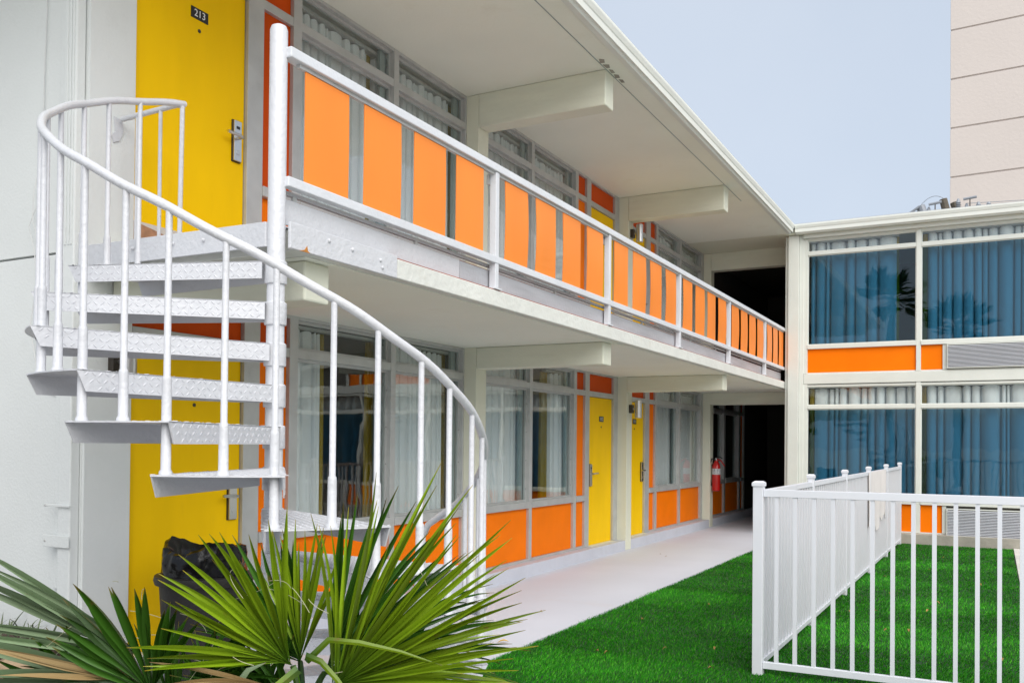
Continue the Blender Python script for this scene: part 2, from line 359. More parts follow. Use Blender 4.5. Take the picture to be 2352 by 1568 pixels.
for yy, zz in ((3.82, 2.575), (4.02, 2.565), (4.28, 2.555), (4.30, 2.515)):
    MB().lathe((1.675, yy, zz), [(.011, 0), (.011, .006), (.006, .010)], 8, 'x').build('bolt', STAIRW, LW)
MB().prism([(1.676, 3.585, 2.477), (1.676, 3.67, 2.477), (1.676, 3.65, 2.487), (1.676, 3.645, 2.512), (1.676, 3.625, 2.488)], (.0015, 0, 0)).build('rust_stain', RUST, LW)
pp = MB(); rq = random.Random(2)
for q in range(5): yy = 7.75+.13*q; pp.prism([(1.57+rq.uniform(-.01, .01), yy, S1-.0035), (1.60+rq.uniform(-.01, .02), yy+.03, S1-.0035), (1.595, yy+.10, S1-.0035), (1.56+rq.uniform(-.01, .01), yy+.09, S1-.0035)], (0, 0, .0025))
pp.build('peeling_paint', CONC, LW)
# pillars, beams
for yp in (7.99, 12.28, 16.60):
    for z0, z1 in ((0, S0-.002), (2.604, S1-.002)):
        bx('pillar', CREAM, LW, -.14, .16, yp, yp+.21, z0, z1, .006)
for yb in (3.775, 7.985, 12.275):
    for z1, h in ((S0-.007, .215), (S1-.001, .34)):
        b = MB().box(.03 if yb < 5 else .1605, 1.55, yb, yb+.205, z1-h, z1); b.build('beam', BEAM, LW, .012)
for z1, z0 in ((S0-.007, 2.255), (S1-.001, 4.74)): bx('beam', BEAM, LW, .1605, 1.665, 16.601, 16.80, z0, z1, .006)
bx('curb', CURB, LW, -.15, .155, 3.74, 7.988, -.1, .138, .006); bx('curb', CURB, LW, -.15, .155, 8.202, 12.278, -.1, .138, .006)
bx('curb', CURB, LW, -.15, .155, 12.492, 16.598, -.1, .138, .006); bx('curb', CURB, LW, -.15, .155, 16.812, 21.9, -.1, .138, .006)
for a, b in ((3.74, 7.988), (8.202, 12.278), (12.492, 16.598), (16.812, 21.9)): bx('curb', CREAM, LW, -.15, .10, a, b, 2.604, 2.698, .004)

def make_door(y0, y1, zb, num=None, lock=None, kick=False):
    d = bx('door', YEL, LW, -.052, -.008, y0+.006, y1-.006, zb+.146, zb+2.145, .003)
    w_ = y1-y0; pc = y0+w_*.55
    if num:
        bx('number_plate', BLACK, d, -.0079, -.003, pc-.075, pc+.075, zb+1.818, zb+1.893)
        me = text_mesh(num, .068, .0008); me.transform(Matrix.Translation((-.002, pc, zb+1.855)) @ Matrix.Rotation(R(90), 4, 'Z') @ Matrix.Rotation(R(90), 4, 'X'))
        me.materials.append(WHITEI); o = bpy.data.objects.new('door_number', me); COL.objects.link(o); o.parent = d
        if d.parent: pass
    MB().lathe((-.0079, pc, zb+1.745), [(.013, 0), (.013, .004), (.007, .007)], 14, 'x').build('peephole', BRONZE, d)
    if lock:
        s = 1 if lock == 'R' else -1; yc = (y1-.085) if lock == 'R' else (y0+.085)
        zc = zb+1.09
        bx('lock_plate', BRONZE, d, -.0079, .004, yc-.042, yc+.042, zc-.15, zc+.15, .002)
        lp = bx('lock_face', STEEL, d, .004, .018, yc-.036, yc+.036, zc-.145, zc+.145, .003)
        bx('card_reader', BLACK, d, .018, .020, yc-.016, yc+.016, zc+.085, zc+.105)
        MB().lathe((.018, yc, zc-.085), [(.017, 0), (.017, .002), (.014, .003)], 16, 'x').build('cylinder_cover', STEEL, d)
        MB().tube([(.018, yc, zc+.02), (.060, yc, zc+.02), (.066, yc-s*.02, zc+.022), (.062, yc-s*.14, zc+.026)], [.013, .012, .012, .011], 8).build('lever', STEEL, d, smooth=True)
    if kick:
        bx('kick_plate', KICK, d, -.0079, -.004, y0+.008, y1-.05, zb+.148, zb+.335)
        MB().prism([(-.0038, y0+.01, zb+.15), (-.0038, y0+.33, zb+.15), (-.0038, y0+.31, zb+.25), (-.0038, y0+.25, zb+.29), (-.0038, y0+.01, zb+.33)], (.001, 0, 0)).build('kick_tan_shape', TAN, d)  # flat tan shape at one end of the kick plate
    bx('threshold', CREAM, LW, -.06, .06, y0, y1, zb+.1385, zb+.145, .002)
    return d

def make_panel(y0, y1, z0, z1, m=ORA): return bx('panel', m, LW, -.03, -.012, y0, y1, z0, z1, .002)
def make_window(y0, y1, zb, zt, sash='R', opengap=None):
    wn = MB()
    fx0, fx1 = -.05, -.02
    # outer slim frame round both lites
    for z0, z1 in ((zb+.83, zb+2.15), (zb+2.22, zt-.03)):
        t = .022
        wn.box(fx0, fx1, y0, y0+t, z0, z1); wn.box(fx0, fx1, y1-t, y1, z0, z1)
        wn.box(fx0, fx1, y0+t, y1-t, z0, z0+t); wn.box(fx0, fx1, y0+t, y1-t, z1-t, z1)
    o = wn.build('window', ALU, LW)
    a, b = y0+.023, y1-.023
    bx('pane', GLASS, o, -.036, -.030, a, b, zb+.853, zb+2.127); bx('pane', GLASS, o, -.036, -.030, a, b, zb+2.243, zt-.053)
    # sliding sash stile, greenish grey, at the far jamb
    ys = (y1-.115, y1-.03) if sash == 'R' else (y0+.03, y0+.115)
    s = bx('sash', ALUD, o, -.085, -.055, ys[0], ys[1], zb+.84, zb+2.14)
    bx('sash', ALUD, o, -.085, -.055, ys[0], ys[1], zb+2.23, zt-.04)
    for k in range(4): MB().lathe((-.0195, y1-.012, zb+.98+.33*k), [(.005, 0), (.004, .003)], 8, 'x').build('screw', BRONZE, o)
    return o

def bay(items, zb, zt, y0, y1, special=None):
    # items: list of (kind, a, b, extra)
    seg = sorted(items, key=lambda q: q[1])
    fx0, fx1 = -.055, .022
    # vertical mullions fill every gap between items, full height
    cur = y0; edges = []
    for it in seg:
        if it[1]-cur > .008: edges.append((cur, it[1]))
        cur = it[2]
    if y1-cur > .008: edges.append((cur, y1))
    for a, b in edges:
        if b-a < .3: bx('mullion', ALU, LW, fx0, fx1, a, b, zb+.141, zt-.002, .003)
    for it in seg:
        k, a, b = it[:3]
        bx('transom_bar', ALU, LW, fx0+.003, fx1-.003, a, b, zb+2.15, zb+2.22, .003)
        bx('head_bar', ALU, LW, fx0+.003, fx1-.003, a, b, zt-.03, zt-.002)
        if k == 'door':
            make_door(a, b, zb, *it[3:]); make_panel(a+.003, b-.003, zb+2.22, zt-.032, ORD)
        else:
            bx('sill_bar', ALU, LW, fx0+.003, fx1+.012, a, b, zb+.755, zb+.83, .003); bx('bottom_bar', ALU, LW, fx0+.003, fx1-.003, a, b, zb+.139, zb+.165)
            make_panel(a, b, zb+.166, zb+.754)
            if k == 'panel':
                make_panel(a, b, zb+.831, zb+2.149, ORA if zb < 1 else ORD if it[3] else ORA); make_panel(a, b, zb+2.221, zt-.032, ORD)
            else: make_window(a, b, zb, zt, it[3])
D113 = ('door', 3.93, 4.90)
for zb, zt, nums in ((0, S0, ('113', '112', '111')), (ZF, S1, ('213', '212', '211'))):
    up = zb > 1
    bay([('door', 3.935, 4.90, nums[0], 'R', up), ('panel', 5.06, 5.38, up), ('win', 5.475, 6.71, 'R'), ('win', 6.785, 7.965, 'R')], zb, zt, 3.935, 7.988)
    bay([('win', 8.225, 9.48, 'R'), ('win', 9.555, 10.745, 'R'), ('panel', 10.83, 11.11, False), ('door', 11.25, 12.12, nums[1], 'L')], zb, zt, 8.202, 12.278)
    bay([('door', 12.56, 13.44, nums[2], 'R'), ('panel', 13.64, 13.92, False), ('win', 14.01, 15.175, 'R'), ('win', 15.25, 16.44, 'R')], zb, zt, 12.492, 16.598)
    if not up: bay([('win', 16.95, 18.1, 'R'), ('win', 18.22, 19.3, 'R'), ('panel', 19.42, 19.7, False)], zb, zt, 16.812, 19.8)
    bx('passage_wall', PASS, LW, -.1, .02, 19.802 if not up else 16.813, 21.99, zb+.14, zt-.002)  # plain dark wall stands in for the deep shade inside the passage

# balcony railing ---------------------------------------------------------------
RA = thing('balcony_railing', (1.64, 3.55, 2.6), 'white balcony railing hung with orange panels along upper walkway', 'railing')
def zs(y): return 0
bx('top_rail', RAILW, RA, 1.605, 1.675, 3.51, 15.78, 3.445, 3.50, .006)
bx('hanger_channel', ALU, RA, 1.628, 1.652, 3.60, 15.78, 3.425, 3.4445)
bx('bottom_rail', RAILW, RA, 1.615, 1.668, 3.51, 15.78, 2.79, 2.842, .005)
posts = [5.695, 7.86, 10.0, 12.2, 14.36]
for y in posts:
    p = bx('post', RAILW, RA, 1.612, 1.664, y-.025, y+.025, 2.604, 3.4445, .004)
    MB().box(1.585, 1.678, y-.05, y+.05, 2.6035, 2.614).build('base_plate', RAILW, p)
    MB().box(1.59, 1.611, y-.035, y+.03, 3.36, 3.43).build('bracket', ALU, p)
bx('toe_board', STAIRW, RA, 1.585, 1.60, 3.54, 5.28, 2.615, 2.745)
bx('toe_board', BOARD, RA, 1.585, 1.60, 5.285, 15.78, 2.618, 2.742)
bx('toe_rail', BOARD, RA, 1.575, 1.60, 3.57, 15.78, 2.768, 2.789)
bx('toe_edge', REDF, RA, 1.57, 1.584, 3.57, 15.78, 2.73, 2.752)
for y in [3.62, 4.75, 6.8, 8.0, 8.9, 10.6, 11.7, 13.1]: bx('toe_bracket', ALU, RA, 1.5855, 1.5995, y, y+.03, 2.7455, 2.7675)
secs = [(3.60, 5.67), (5.72, 7.835), (7.885, 9.975), (10.025, 12.175), (12.225, 14.335), (14.385, 15.78)]
starts = {0: [3.652, 4.155, 4.66, 5.158]}
rp = random.Random(5)
for i, (a, b) in enumerate(secs):
    n = 4 if i < 5 else 3
    st = starts.get(i) or [a+.12+k*(.505 if i < 5 else .45) for k in range(n)]
    for k, y0 in enumerate(st):
        wd = .362 if i < 5 else .345; bow = rp.uniform(.002, .008)*(1 if i else .3); tw = rp.uniform(-.005, .005)*(1 if i else .3)
        vs = []; nz = 8; th = .006
        for j in range(nz+1):
            s = j/nz; z = 2.843+(3.424-2.843)*s; x = 1.640+bow*math.sin(s*math.pi)
            for dx, yy, t_ in ((0, y0, -1), (th, y0, -1), (th, y0+wd, 1), (0, y0+wd, 1)):
                vs.append((x+dx+t_*tw*math.sin(s*3), yy+.006*math.sin(s*2.5)*tw/.008, z))
        fs = [(0,3,2,1), (nz*4, nz*4+1, nz*4+2, nz*4+3)]
        for j in range(nz):
            for q in range(4): fs.append((j*4+q, j*4+(q+1)%4, j*4+4+(q+1)%4, j*4+4+q))
        MB().add(vs, fs).build('panel', ORL, RA)

# curtains ---------------------------------------------------------------------
def drape(y0, y1, z0, z1, fold=.09, amp=.022, axis='y', c=-.15, seed=0, pinch=False):
    rr = random.Random(seed); ys = []; off = []; y = y0; m_ = 7
    while y < y1-1e-4:
        wd = min(fold*rr.choice((.45, .7, .9, 1.1, 1.5, 2.0))*rr.uniform(.8, 1.2), y1-y); k = rr.uniform(.55, 1.25)*min(1.2, .5+.5*wd/fold); b0 = rr.uniform(-.3, .3)
        for i in range(m_): p = i/m_; ys.append(y+wd*p); off.append((k*math.sin(math.pi*p)**.7+b0*p*(1-p)-(1.3 if i == 0 else 0), rr.uniform(-.004, .004)))
        y += wd
    ys.append(y1); off.append((0, 0)); n = len(ys)-1; vs = []; fs = []
    rows = [z0, z0+(z1-z0)*.4, z0+(z1-z0)*.75, z1-.10, z1]; gain = (1.15, 1.0, .85, .7, .6)
    sg = 1 if axis == 'y' else -1; lean = rr.uniform(-.012, .012)
    for j, z in enumerate(rows):
        for i in range(n+1):
            o = sg*amp*(off[i][0]*gain[j]-.5); yy = min(y1, max(y0, ys[i]+off[i][1]*(1-j/4)+lean*(1-j/4)*math.sin(3*(ys[i]-y0)))) 
            zz = z-(.022*(1-max(0, off[i][0])) if (j == 4 and pinch) else 0)
            vs.append((c+o, yy, zz) if axis == 'y' else (yy, c+o, zz))
    for j in range(len(rows)-1):
        for i in range(n): a = j*(n+1)+i; fs.append((a, a+1, a+n+2, a+n+1))
    return MB().add(vs, fs)
cid = [0]
def curtain(label, parts, z0, z1, axis='y', c=-.125):
    a = min(p[1] for p in parts); b = max(p[2] for p in parts); m_ = (a+b)/2
    t = thing('window_curtain', (c, m_, z0) if axis == 'y' else (m_, c, z0), label, 'curtain', 'curtains in the room windows')
    for k, y0, y1 in parts:
        cid[0] += 1
        drape(y0, y1, z0, z1, (.085 if axis == 'y' else .13) if k == 's' else .05, (.035 if axis == 'y' else .085) if k == 's' else .02, axis, c+(0 if k == 's' else (-.035 if axis == 'y' else .035)), cid[0], k == 's').build('sheer' if k == 's' else 'gold_drape', (SHEER if k == 's' else GOLD), t, smooth=True)
    sgn = 1
    (MB().box(c-.03, c+.03, a, b, z1+.003, z1+.03) if axis == 'y' else MB().box(a, b, c-.03, c+.03, z1+.003, z1+.03)).build('curtain_track', ALU, t)
lz, uz = (.2, 2.40), (2.76, 4.97)
curtain('white sheer half drawn back in ground floor window beside the spiral stair', [('s', 5.42, 5.92), ('g', 5.92, 6.01), ('g', 6.60, 6.70)], *lz)
curtain('closed white sheer with gold edge, ground floor window nearest the first beam', [('s', 6.74, 7.80), ('g', 7.81, 7.92)], *lz)
curtain('white sheer in ground floor window just past the first pillar', [('s', 8.2, 9.47), ('g', 9.48, 9.56)], *lz)
curtain('white sheer drawn right of a gold drape in window beside door 112', [('g', 10.15, 10.32), ('s', 10.33, 10.93)], *lz)
curtain('white sheer in ground floor window next to door 111', [('s', 14.0, 15.24)], *lz)
curtain('white sheer with gold drape in ground floor window beside the fire extinguisher', [('s', 15.5, 16.42), ('g', 16.48, 16.58)], *lz)
curtain('grey white sheer with gold edge in upstairs window behind the first railing panels', [('s', 5.44, 6.50), ('g', 6.51, 6.60), ('s', 6.61, 6.76)], *uz)
curtain('grey white sheer with gold edge, upstairs window left of the first roof beam', [('s', 6.80, 7.87), ('g', 7.88, 7.98)], *uz)
curtain('grey white sheer in upstairs window just past the first roof beam', [('s', 8.2, 9.62)], *uz)
curtain('grey white sheer in upstairs window left of the narrow orange panels', [('s', 9.7, 10.82)], *uz)
curtain('dim sheer in upstairs window right of door under second roof beam', [('s', 14.0, 15.3)], *uz)
curtain('dim sheer in upstairs window nearest the dark upper passage', [('s', 15.4, 16.5)], *uz)

# ================================================================== FAR WING
FW = thing('motel_wing', (2, 15.8, 0), 'far motel wing with wide blue glass windows across the lawn', 'building')
YW = 15.8
bx('corner_trim', TRIM, FW, 1.675, 1.728, 15.76, 16.2, -.1, 5.04, .004); bx('corner_pilaster', TRIM, FW, 1.730, 1.905, 15.70, 16.2, -.1, 5.043, .006)
bx('corner_trim', TRIM, FW, 1.907, 1.975, 15.75, 16.2, -.1, 5.043, .004)
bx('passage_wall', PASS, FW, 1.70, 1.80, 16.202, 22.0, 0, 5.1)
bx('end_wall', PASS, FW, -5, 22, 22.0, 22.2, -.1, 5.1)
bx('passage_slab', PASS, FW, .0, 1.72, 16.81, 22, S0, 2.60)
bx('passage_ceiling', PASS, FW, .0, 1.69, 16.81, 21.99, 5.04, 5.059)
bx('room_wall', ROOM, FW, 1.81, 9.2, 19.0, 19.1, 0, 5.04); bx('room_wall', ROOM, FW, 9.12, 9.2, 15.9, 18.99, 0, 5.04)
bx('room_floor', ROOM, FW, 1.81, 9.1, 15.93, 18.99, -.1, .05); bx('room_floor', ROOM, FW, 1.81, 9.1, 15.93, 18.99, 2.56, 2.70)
bx('floor_band', TRIM, FW, 1.977, 9.1, 15.765, 15.928, 2.545, 2.715, .008)
bx('roof_slab', CREAM, FW, 1.702, 22, 15.66, 22.2, 5.05, 5.15)
bx('eave_board', TRIM, FW, 1.977, 9.1, 15.70, 15.93, 4.985, 5.046)
bx('roof_edge', ROOFM, FW, 1.6, 22, 15.60, 22, 5.15, 5.215)
gutter(FW, 'x', 1.862, 22, 15.655)
bx('base_curb', CONC, FW, 1.98, 9.1, 15.64, 15.93, -.1, .145, .008)
bx('plain_wall', TRIM, FW, 9.102, 22, 15.75, 15.92, -.1, 5.04)
UX = [2.0, 3.74, 5.46, 7.18, 8.9]
for i, x in enumerate(UX):
    for z0, z1 in ((.147, 2.543), (2.717, 4.983)): bx('mullion', TRIM, FW, x-.035, x+.035, YW-.03, YW+.06, z0, z1, .004)
for i in range(4):
    a, b = UX[i]+.036, UX[i+1]-.036
    for zb, sp0, sp1, sl, mt, tt in ((0, .165, .60, .665, 2.13, 2.50), (1, 2.735, 3.13, 3.20, 4.70, 4.95)):
        bx('bottom_bar', TRIM, FW, a, b, YW-.01, YW+.05, sp0-.018, sp0)
        bx('sill_bar', TRIM, FW, a, b, YW-.045, YW+.05, sp1, sl, .004); bx('transom_bar', TRIM, FW, a, b, YW-.025, YW+.05, mt, mt+.06, .004)
        bx('head_bar', TRIM, FW, a, b, YW-.02, YW+.05, tt, tt+.032)
        if i == 1 or i == 3:
            bx('panel', ORA, FW, a, a+.31, YW+.005, YW+.02, sp0+.001, sp1-.001, .003); bx('mullion', TRIM, FW, a+.312, a+.37, YW-.02, YW+.05, sp0+.001, sp1-.001)
            bx('backing_panel', ROOM, FW, a+.372, b, YW+.03, YW+.05, sp0+.001, sp1-.001)
        else: bx('panel', ORA, FW, a, b, YW+.005, YW+.02, sp0+.001, sp1-.001, .003)
        wn = MB()
        for z0, z1 in ((sl, mt), (mt+.061, tt)):
            t_ = .014
            wn.box(a, a+t_, YW, YW+.03, z0, z1); wn.box(b-t_, b, YW, YW+.03, z0, z1); wn.box(a+t_, b-t_, YW, YW+.03, z0, z0+t_); wn.box(a+t_, b-t_, YW, YW+.03, z1-t_, z1)
        o = wn.build('window', TRIM, FW)
        bx('pane', GLASSB, o, a+.015, b-.015, YW+.010, YW+.016, sl+.015, mt-.015); bx('pane', GLASS, o, a+.015, b-.015, YW+.010, YW+.016, mt+.076, tt-.015)
cy_ = YW+.15
curtain('blue looking pleated curtain in far wing, upper window next to the corner', [('s', 2.05, 3.40), ('g', 3.385, 3.44)], 2.76, 4.93, 'x', cy_)
curtain('blue looking pleated curtain in far wing, upper window above the air conditioner', [('g', 3.78, 3.86), ('s', 3.85, 5.42)], 2.76, 4.93, 'x', cy_)
curtain('blue looking pleated curtain in far wing, lower window next to the corner', [('g', 2.04, 2.12), ('s', 2.10, 3.69)], .2, 2.48, 'x', cy_)
curtain('blue looking pleated curtain in far wing, lower window behind the fence', [('g', 3.78, 3.85), ('s', 3.84, 5.42)], .2, 2.48, 'x', cy_)
for z0, z1 in ((2.76, 4.93), (.2, 2.48)):
    for xa, xb in ((5.5, 7.1), (7.22, 8.8)):
        curtain('pleated curtain in %s window of the far wing, %s past the air conditioner' % ('an upper' if z0 > 1 else 'a lower', 'first' if xa < 6 else 'second'), [('s', xa, xb)], z0, z1, 'x', cy_)
def aircon(x0, x1, z0, z1, label):
    t = thing('air_conditioner', ((x0+x1)/2, 15.75, z0), label, 'air conditioner', 'wall air conditioners')
    c = MB(); c.box(x0, x1, 15.735, 15.90, z0, z0+.015); c.box(x0, x1, 15.735, 15.90, z1-.015, z1); c.box(x0, x0+.015, 15.735, 15.90, z0+.015, z1-.015); c.box(x1-.015, x1, 15.735, 15.90, z0+.015, z1-.015)
    c.build('casing', TRIM, t); bx('core', BRONZE, t, x0+.016, x1-.016, 15.80, 15.82, z0+.016, z1-.016)
    g = MB(); n = 17
    for k in range(n):
        z = z0+.02+(z1-z0-.04)*k/n
        g.prism([(x0+.016, 15.725, z), (x0+.016, 15.765, z+.010), (x0+.016, 15.765, z+.017), (x0+.016, 15.725, z+.007)], (x1-x0-.032, 0, 0))
    g.build('grille', FENCEW, t)['kind'] = 'stuff'
aircon(4.15, 5.36, 2.745, 3.125, 'white slatted air conditioner under the upper far window')
aircon(4.15, 5.36, .12, .56, 'white slatted air conditioner at lawn level behind the fence')
# passage doors at the end
pd = bx('door', mat('dark_green_door', (.05, .06, .045), .5), FW, .55, 1.45, 21.93, 21.98, .02, 2.1)
MB().lathe((1.35, 21.86, 1.02), [(.03, 0), (.03, .06)], 12).build('knob', STEEL, pd)

# opposite wing that the windows mirror
OW = thing('motel_wing', (19.5, 6, 0), 'white wing with orange balcony panels mirrored in the room windows', 'building')
bx('wall', CREAM, OW, 21.0, 21.3, -8, 15.7, -.1, 5.05); bx('roof', TRIM, OW, 19.2, 27, -8, 15.6, 5.05, 5.2); bx('balcony', SLABW, OW, 19.4, 20.99, -8, 15.6, 2.48, 2.6)
for k in range(6):
    y = -7.5+k*3.8
    for z in (.2, 2.8): bx('window', GLASSB, OW, 20.96, 20.99, y+.3, y+2.6, z+.6, z+1.95); bx('door', YEL, OW, 20.95, 20.99, y+2.75, y+3.55, z, z+2.0)
bx('rail', RAILW, OW, 19.42, 19.48, -8, 15.6, 3.44, 3.5); bx('rail', RAILW, OW, 19.42, 19.48, -8, 15.6, 2.79, 2.84)
for k in range(44): bx('panel', ORL, OW, 19.44, 19.446, -7.9+k*.52, -7.9+k*.52+.36, 2.842, 3.438)

# ================================================================== SPIRAL STAIR
ST = thing('spiral_staircase', (1.6, 3.5, 0), 'white painted steel spiral staircase with diamond plate treads', 'staircase')
CX, CY, RR = 1.60, 3.50, 1.065
def pt(az, r, z): return Vector((CX+r*math.cos(R(az)), CY+r*math.sin(R(az)), z))
MB().lathe((CX, CY, 0), [(.14, 0), (.14, .012), (.045, .014), (.045, 3.585), (.038, 3.605), (.02, 3.615)], 28).build('pole', STAIRW, ST, smooth=True)
def lozenge(mb, c, a, b, nrm, ang, l=.0135, wdt=.0036, h=.0024):
    d = a*math.cos(ang)+b*math.sin(ang); e = -a*math.sin(ang)+b*math.cos(ang)
    p = [c-d*l, c-d*l*.3+e*wdt, c+d*l*.3+e*wdt, c+d*l, c+d*l*.3-e*wdt, c-d*l*.3-e*wdt]; q = [c-d*l*.5+nrm*h, c+d*l*.5+nrm*h]
    mb.add(p+q, [(0,1,6)[::-1], (1,2,7,6)[::-1], (2,3,7)[::-1], (3,4,7)[::-1], (4,5,6,7)[::-1], (5,0,6)[::-1]])
def tread(k):
    az = 279+22.6*(k-5); z = 1.575-.2077*(k-5); hw = 13.2; T = .006; FH = .088
    mb = MB(); ro = 1.118
    arc = [pt(az-hw+2*hw*i/6, ro, z) for i in range(7)]
    side = Vector((-math.sin(R(az)), math.cos(R(az)), 0)); rad = Vector((math.cos(R(az)), math.sin(R(az)), 0))
    base = Vector((CX, CY, z))
    inl, inr = base+rad*.04-side*.065, base+rad*.04+side*.065
    mb.prism([inl]+arc+[inr], (0, 0, -T))
    for sgn, pin, pout in ((-1, inl, arc[0]), (1, inr, arc[-1])):
        d = (pout-pin); L = d.length; d.normalize(); nrm = Vector((d.y, -d.x, 0))
        if nrm.dot(side)*sgn < 0: nrm = -nrm
        up = Vector((0, 0, 1))
        mb.prism([pin-up*.0005, pout-up*.0005, pout-d*.042-up*FH, pin-up*FH], -nrm*T)
        nu = int(L/.031); nv = 3
        for i in range(nu):
            for j in range(nv):
                s = .03+i*.031+.008*(j % 2); v_ = .016+j*.0285
                if s > L-.03-.055*v_/FH: continue
                lozenge(mb, pin+d*s-up*v_+nrm*.0002, d, up, nrm, R(40) if (i+j) % 2 else R(-40))
    # pattern on top of the tread
    for i in range(27):
        r_ = .12+i*.036; hwid = .065+(r_-.04)*math.tan(R(hw))*.93 - .03
        m_ = int(hwid/.032)
        for j in range(-m_, m_+1):
            lozenge(mb, base+rad*r_+side*(j*.032)+Vector((0, 0, .0002)), rad, side, Vector((0, 0, 1)), R(45) if (i+j) % 2 else R(-45), .014)
    t = mb.build('tread', STAIRW, ST)
    MB().lathe((CX, CY, z-.11), [(.054, 0), (.056, .005), (.056, .11), (.05, .116)], 20).build('hub', STAIRW, t, smooth=True)
    return t
for k in range(1, 13): tread(k)
def zr(a):
    f = 2.2-.00953*(a-312)
    if a >= 215: return f
    t = (a-163)/52; z0, m0, z1, m1 = 3.485, -.156, 2.2-.00953*(215-312), -.4956
    return (2*t**3-3*t*t+1)*z0+(t**3-2*t*t+t)*m0+(3*t*t-2*t**3)*z1+(t**3-t*t)*m1
hr = [pt(a, RR, zr(a)+.003*math.sin(a*.31)) for a in range(163, 437, 3)]
e = pt(163, RR, 3.485)
hr = [Vector((.06, 3.80, 3.475)), Vector((.3, 3.80, 3.48)), Vector((e.x-.04, 3.805, 3.488))]+hr+[pt(440, RR, .90), pt(441, RR, .5), pt(441, RR, .10)]
MB().tube(hr[2:], .0195, 12).build('handrail', STAIRW, ST, smooth=True)
MB().tube([hr[0], hr[1], hr[2], e], .0165, 10).build('guard_rail', STAIRW, ST, smooth=True)
MB().prism([(.022, 3.77, 3.49), (.022, 3.83, 3.48), (.022, 3.835, 3.41), (.022, 3.81, 3.35), (.022, 3.77, 3.33), (.022, 3.75, 3.37), (.022, 3.78, 3.40)], (.008, 0, 0)).build('wall_bracket', STAIRW, ST)
def baluster(az, zb, zt, sleeve=.30, r=RR, flat=False):
    p = pt(az, r, zb); q = pt(az, r, zt)
    mb = MB(); a = p+Vector((0, 0, sleeve))
    mb.tube([p+Vector((0, 0, .0)), p+Vector((0, 0, .012)), p+Vector((0, 0, .02)), a-Vector((0, 0, .012)), a, a+Vector((0, 0, .006)), q],
            [.026, .025, .0195, .0185, .0175, .0135, .0130], 10)
    return mb.build('baluster', STAIRW, ST, smooth=True)
for k in range(1, 13):
    az = 278+22.6*(k-5); z = 1.575-.2077*(k-5)
    baluster(az+1.8, z, zr(min(az+1.8, 436))-.012, .20)
    if k < 12: baluster(az+12.2, z-.2077, zr(az+12.2)-.012, .38)
baluster(178, 2.41, zr(178)-.01, .16, 1.06)
for x in (.20, .40): MB().tube([(x, 3.80, 2.60), (x, 3.80, 3.475)], .011, 8).build('baluster', STAIRW, ST, smooth=True)
MB().tube([(e.x, e.y-.02, 2.60), (e.x, e.y-.01, 3.47)], .0135, 8).build('baluster', STAIRW, ST, smooth=True)
# landing edge channel from wall to pole
MB().prism([(.03, 3.575, 2.52), (1.56, 3.46, 2.485), (1.56, 3.46, 2.61), (.03, 3.575, 2.655)], (.006, .016, 0)).build('landing_channel', STAIRW, ST, .002)
MB().prism([(.03, 3.59, 2.606), (1.6, 3.48, 2.598), (1.65, 4.455, 2.598), (.03, 4.455, 2.606)], (0, 0, .006)).build('landing_plate', STAIRW, ST)
for x in (.25, .5, .85, 1.1, 1.32):
    MB().tube([(x, 3.57-.075*x, 2.60-.03*x), (x, 3.558-.075*x, 2.60-.03*x)], [.010, .006], 8).build('bolt', STAIRW, ST)

# ================================================================== FENCE
FE = thing('metal_fence', (3.43, 6.14, 0), 'white metal picket fence with capped posts enclosing the lawn corner', 'fence')
FX0, FY0, FX1, FY1 = 3.43, 6.14, 3.50, 15.45
def post(x, y, w_=.05, h=1.235):
    p = bx('post', FENCEW, FE, x-w_/2, x+w_/2, y-w_/2, y+w_/2, -.02, h, .003)
    c = MB(); a = w_/2+.006
    c.box(x-a, x+a, y-a, y+a, h+.0005, h+.022); c.prism([(x-a, y-a, h+.022), (x+a, y-a, h+.022), (x+a, y+a, h+.022), (x-a, y+a, h+.022)], (0, 0, .001))
    t = a*.62; c.add([(x-a, y-a, h+.023), (x+a, y-a, h+.023), (x+a, y+a, h+.023), (x-a, y+a, h+.023), (x-t, y-t, h+.034), (x+t, y-t, h+.034), (x+t, y+t, h+.034), (x-t, y+t, h+.034)],
                     [(0,1,5,4), (1,2,6,5), (2,3,7,6), (3,0,4,7), (4,5,6,7)])
    c.build('post_cap', FENCEW, p)
PK = None
def picket(x, y, z0, z1):
    global PK
    w_ = .0190
    if PK is None:
        PK = MB().box(-w_/2*1.3, w_/2*1.3, -w_/2*1.3, w_/2*1.3, 0, 1.0); PKo = PK.build('picket', FENCEW, FE); PK = PKo.data; PKo.matrix_parent_inverse = Matrix.Translation(-ROOTLOC[FE.name]); PKo.location = (x, y, z0); PKo.scale = (1, 1, z1-z0); return
    o = bpy.data.objects.new('picket', PK); COL.objects.link(o); adopt(o, FE); o.location = (x, y, z0); o.scale = (1, 1, z1-z0)
npan = 5
for i in range(npan+1):
    s = i/npan; post(FX0+(FX1-FX0)*s, FY0+(FY1-FY0)*s, .066 if i == 0 else .052)
sl = (FX1-FX0)/(FY1-FY0)
for nm, z0, z1, hw in (('top_rail', 1.165, 1.205, .019), ('bottom_rail', .035, .07, .017)):
    for i in range(npan):
        ya, yb = FY0+(FY1-FY0)*i/npan+.034, FY0+(FY1-FY0)*(i+1)/npan-.027
        xa, xb = FX0+sl*(ya-FY0), FX0+sl*(yb-FY0)
        MB().prism([(xa-hw, ya, z0), (xa+hw, ya, z0), (xa+hw, ya, z1), (xa-hw, ya, z1)], (xb-xa, yb-ya, 0)).build(nm, FENCEW, FE, .002)
